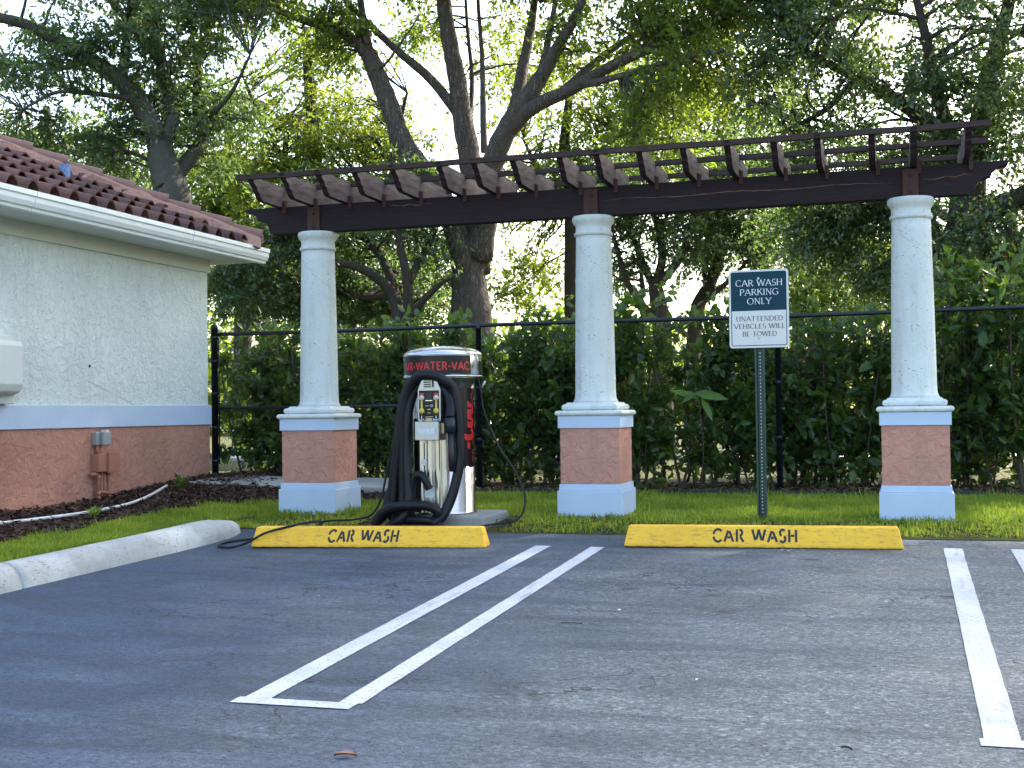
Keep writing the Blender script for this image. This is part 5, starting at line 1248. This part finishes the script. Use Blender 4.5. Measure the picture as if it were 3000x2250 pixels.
# ------------------------------------------------------------------ trees
INFO = {  # kind, label, leaf material, leaf length, leaves per clump, clump spread, bark
 'T1': ('oak_tree', 'spreading tree behind the tiled roof, forking low into three big limbs', 'leaf_dark', .088, 180, .36, 'bark_pale', 0),
 'T2': ('oak_tree', 'large furrowed tree behind the pergola, splitting into many rising limbs', 'leaf_mid', .092, 170, .38, 'bark', .25),
 'T3': ('bushy_tree', 'low multi stemmed tree behind the hedge, beside the big furrowed trunk', 'leaf_dark', .085, 200, .38, 'bark_dark', 0),
 'T4': ('small_tree', 'slender dark branching tree against bright sky, beside the middle column', 'leaf_dark', .085, 150, .38, 'bark_dark', 0),
 'T4b': ('small_tree', 'slim leaning tree directly beside the parking sign', 'leaf_dark', .085, 170, .40, 'bark_dark', 0),
 'T5': ('oak_tree', 'huge dark evergreen oak behind the end column, its crown the densest', 'leaf_dark', .078, 200, .39, 'bark_dark', .35),
 'T6': ('background_tree', 'bright yellow green tree in the gap between roof and big furrowed tree', 'leaf_yel', .100, 175, .48, 'bark_dark', 0),
 'T7': ('background_tree', 'loose yellow green tree seen through the limbs of the big tree', 'leaf_yel', .105, 170, .48, 'bark_dark', 0),
 'T8': ('background_tree', 'pale green tree far beyond the sign end of the pergola', 'leaf_mid', .100, 185, .43, 'bark_dark', 0),
 'T9': ('background_tree', 'dull green tree rising just past the end of the tiled roof', 'leaf_mid', .110, 180, .46, 'bark_dark', 0),
 'T10': ('background_tree', 'sparse tree showing above the tiled roof ridge', 'leaf_mid', .105, 150, .46, 'bark_dark', 0),
}
def limb_mesh(mb, r0, r1, pts, n=9, jit=.02):
    c = np.array(catmull(pts, 6)); m = len(c)
    u = np.linspace(0, 1, m)
    rr = r0*(1-u)**1.0 + r1*u
    rr = rr*(1+rng.normal(0, .025, m))
    c = c + rng.normal(0, jit, (m, 3))*np.minimum(rr, .12)[:, None]*2
    mb.tube(c, rr, n)
    return c, rr
def make_tree(key):
    kind, label, mat, LL, per, spread, bk, flare = INFO[key]
    d = TREES[key]
    b0 = d['limbs'][0][2][0]
    t = empty(kind, (b0[0], b0[1], 0), label, 'tree')
    org = np.array([b0[0], b0[1], 0])
    mb = MB(); skel = []
    for i, (r0, r1, pts) in enumerate(d['limbs']):
        pts = [np.array(p)-org for p in pts]
        if i == 0:
            pts[0][2] = -.1
            if flare: pts = [pts[0]] + [pts[0]*.75+pts[1]*.25] + pts[1:]
        c, rr = limb_mesh(mb, r0*(1.25 if i == 0 else 1), r1, pts, 14 if r0 > .15 else 9)
        if i: skel.append(np.column_stack([c, rr])[2:])
    skel = np.concatenate(skel)
    cl = []
    for (x, y, z, rx, ry, rz, n) in d['clumps']:
        q = rng.normal(0, 1, (n, 3)); q /= np.linalg.norm(q, axis=1)[:, None]
        q *= rng.random(n)[:, None]**.45
        cl.append(np.array([x, y, z])-org + q*np.array([rx, ry, rz]))
    cl = np.concatenate(cl)
    PP = []; DD = []; NN = []
    for c in cl:
        # a thin branch from the nearest limb, then leafy shoots along it
        dd = np.linalg.norm(skel[:, :3]-c, axis=1) + 1.2*np.maximum(0, skel[:, 2]-c[2])
        k = int(np.argmin(dd)); s = skel[k, :3]
        ln = np.linalg.norm(c-s)
        sag = np.array([0, 0, .12*ln])
        m1 = s*.6+c*.4+sag*.6+rng.normal(0, .05*ln, 3); m2 = s*.25+c*.75+sag+rng.normal(0, .05*ln, 3)
        r_ = min(.030, skel[k, 3]*.6)
        pts = catmull([s, m1, m2, c], 3)
        mb.tube(pts, np.linspace(r_, .006, len(pts)), 5, cap=False)
        n = int(per*(.6+.8*rng.random()))
        shoots = max(3, n//14)
        sd = rng.normal(0, 1, (shoots, 3)); sd[:, 2] *= .6; sd = unit(sd)
        ln_s = spread*(.7+1.0*rng.random(shoots))
        si = rng.integers(0, shoots, n); u = rng.random(n)**.7
        st = c + rng.normal(0, spread*.3, (shoots, 3))
        p = st[si] + sd[si]*(ln_s[si]*u)[:, None] + np.array([0, 0, -1])*(u*u*ln_s[si]*.35)[:, None] + rng.normal(0, .035, (n, 3))
        dv = sd[si]*.7 + rng.normal(0, .6, (n, 3)) + np.array([0, 0, -.35])
        PP.append(p); DD.append(dv)
        NN.append(rng.normal(0, .55, (n, 3)) + np.array([0, 0, .8]))
        for q in range(0, shoots, 2):
            e = st[q] + sd[q]*ln_s[q]*.8 + np.array([0, 0, -.2*ln_s[q]])
            mb.tube([c, st[q]*.5+e*.5, e], [.006, .005, .003], 4, cap=False)
    mb.build('trunk', M[bk], t)
    P = np.concatenate(PP); D = np.concatenate(DD); N = np.concatenate(NN)
    n = len(P); L = LL*(.6+.7*rng.random(n))
    leaf_mesh('crown', P, D, N, L, L*(.46+.14*rng.random(n)), M[mat], t)
    return n
tot = 0
for key in INFO: tot += make_tree(key)
print('tree leaves', tot)

# a far belt of woodland beyond the open lawn: reads as one mass
def woods():
    PP = []
    for i in range(260):
        x = -62 + 92*rng.random(); y = 46 + 10*rng.random()
        h = 2.2+4.4*rng.random()*(.7+.3*math.sin(x*.35))
        q = rng.normal(0, 1, (260, 3)); q = unit(q)*(rng.random(260)[:, None]**.4)
        PP.append(np.array([x, y, h*.55]) + q*np.array([1.9, 1.6, h*.55]))
    P = np.concatenate(PP); n = len(P); L = .30+.22*rng.random(n)
    o = leaf_mesh('far_woods', P, rng.normal(0, 1, (n, 3)), rng.normal(0, .6, (n, 3))+[0, 0, .6], L, L*.6, M['leaf_mid'])
    tag(o, kind='stuff')
woods()

# ------------------------------------------------------------------ hedge behind the fence
def hedge():
    t = empty('hedge', (-2.0, 13.7, 0), 'tall leafy hedge with bare lower stems growing behind the chain link fence', 'hedge')
    org = np.array([-2.0, 13.7, 0])
    mb = MB(); PP = []; DD = []; NN = []; LL = []
    plan = []
    for yrow, dx0, dx1 in ((13.55, .16, .34), (14.2, .20, .42)):
        x = -7.5
        while x < 5.4:
            x += rng.uniform(dx0, dx1); plan.append((x, yrow+rng.normal(0, .16), yrow > 14))
    for x, y, rear in plan:
        top = 1.93 + .10*math.sin(x*1.7) + .07*math.sin(x*4.1) + (.30*sm((x+.2)/.8)) - (.12 if x < -5.6 else 0)
        gap = .5 if -2.6 < x < -1.95 else 1.0          # thin place where the sky shows through
        if rear: top -= .12; gap *= .8
        nst = rng.integers(2, 5)
        for s in range(nst):
            b = np.array([x+rng.normal(0, .07), y+rng.normal(0, .09), -.05])
            lean = np.array([rng.normal(0, .28), rng.normal(-.05, .20), 0])
            hh = top*(.82+.2*rng.random())
            mid = b + lean*.4 + [0, 0, hh*.45]; tip = b + lean + [0, 0, hh]
            c = np.array(catmull([b, mid+rng.normal(0, .04, 3), tip], 7))
            mb.tube(c-org, np.linspace(.013+.008*rng.random(), .004, len(c)), 6, cap=False)
            # side shoots
            for k in range(int(24*gap)+2):
                u = .10+.90*rng.random()
                p = c[min(len(c)-1, int(u*(len(c)-1)))]
                dv = np.array([rng.normal(0, .8), rng.normal(-.15, .75), rng.normal(.35, .45)]); dv /= np.linalg.norm(dv)
                ln = .14+.26*rng.random()
                e = p+dv*ln
                mb.tube(np.array([p, (p+e)/2+[0, 0, .02], e])-org, [.004, .003, .002], 4, cap=False)
                n = int(6+10*rng.random())
                if p[2] < .40: n = int(n*(.85 if p[2] > .22 else .35))
                tt = rng.random(n)
                q = p + dv*ln*(.25+.75*tt)[:, None] + rng.normal(0, .02, (n, 3))
                PP.append(q); DD.append(dv*.5+rng.normal(0, .75, (n, 3))+[0, -.15, .05]); NN.append(rng.normal(0, .45, (n, 3))+[0, -.35, .8])
                LL.append((.060+.085*rng.random(n))*(1.0 if rng.random() < .8 else 1.35))
            # upright tufts on top
            n = int(10*gap)+2
            q = tip + rng.normal(0, .06, (n, 3)); PP.append(q); DD.append(rng.normal(0, .6, (n, 3))+[0, 0, .55]); NN.append(rng.normal(0, .6, (n, 3))+[0, -.3, .6]); LL.append(.08+.07*rng.random(n))
    mb.build('stems', M['stem'], t)
    P = np.concatenate(PP)-org; D = np.concatenate(DD); N = np.concatenate(NN); L = np.concatenate(LL)
    P[:, 1] = np.maximum(P[:, 1], 13.09-13.7+.0)
    leaf_mesh('foliage', P, D, N, L, L*(.40+.16*rng.random(len(L))), M['hedge'], t, big=True)
    print('hedge leaves', len(P))
hedge()

def sprig(name, p, label, dirs, L0):
    r_ = empty(name, (p[0], p[1], 0), label, 'vine')
    mb = MB(); top = np.array([0, 0, p[2]])
    mb.tube(catmull([(0, .05, max(.0, p[2]-1.2)), (.04, .03, p[2]-.5), tuple(top)], 5), .004, 5); mb.build('stem', M['stem'], r_)
    D = np.array(dirs, float); n = len(D)
    L = L0*(.75+.5*rng.random(n))
    leaf_mesh('leaves', np.tile(top, (n, 1))+rng.normal(0, .03, (n, 3)), D, np.tile([[0, -.8, .6]], (n, 1))+rng.normal(0, .25, (n, 3)), L, L*.27, M['vine'], r_, big=True)
sprig('climbing_vine', (.44, 13.35, 2.04), 'bright broad vine leaves on hedge top beside the end column', [(-.9, -.1, .25), (.7, -.2, .15), (-.3, -.4, .5), (.2, -.3, -.5), (-.6, -.2, -.4)], .21)
sprig('climbing_vine', (.95, 13.30, 2.02), 'bright upright vine leaves on hedge top beyond the end column', [(.35, -.1, .9), (-.5, -.3, .4), (.7, -.2, -.2), (-.2, -.3, -.8)], .21)
sprig('climbing_vine', (-1.98, 12.93, .98), 'long drooping bright leaves poking through the mesh between middle column and sign', [(-.85, -.2, -.45), (-.6, -.2, .25), (.5, -.2, -.85), (.9, -.2, -.15)], .28)
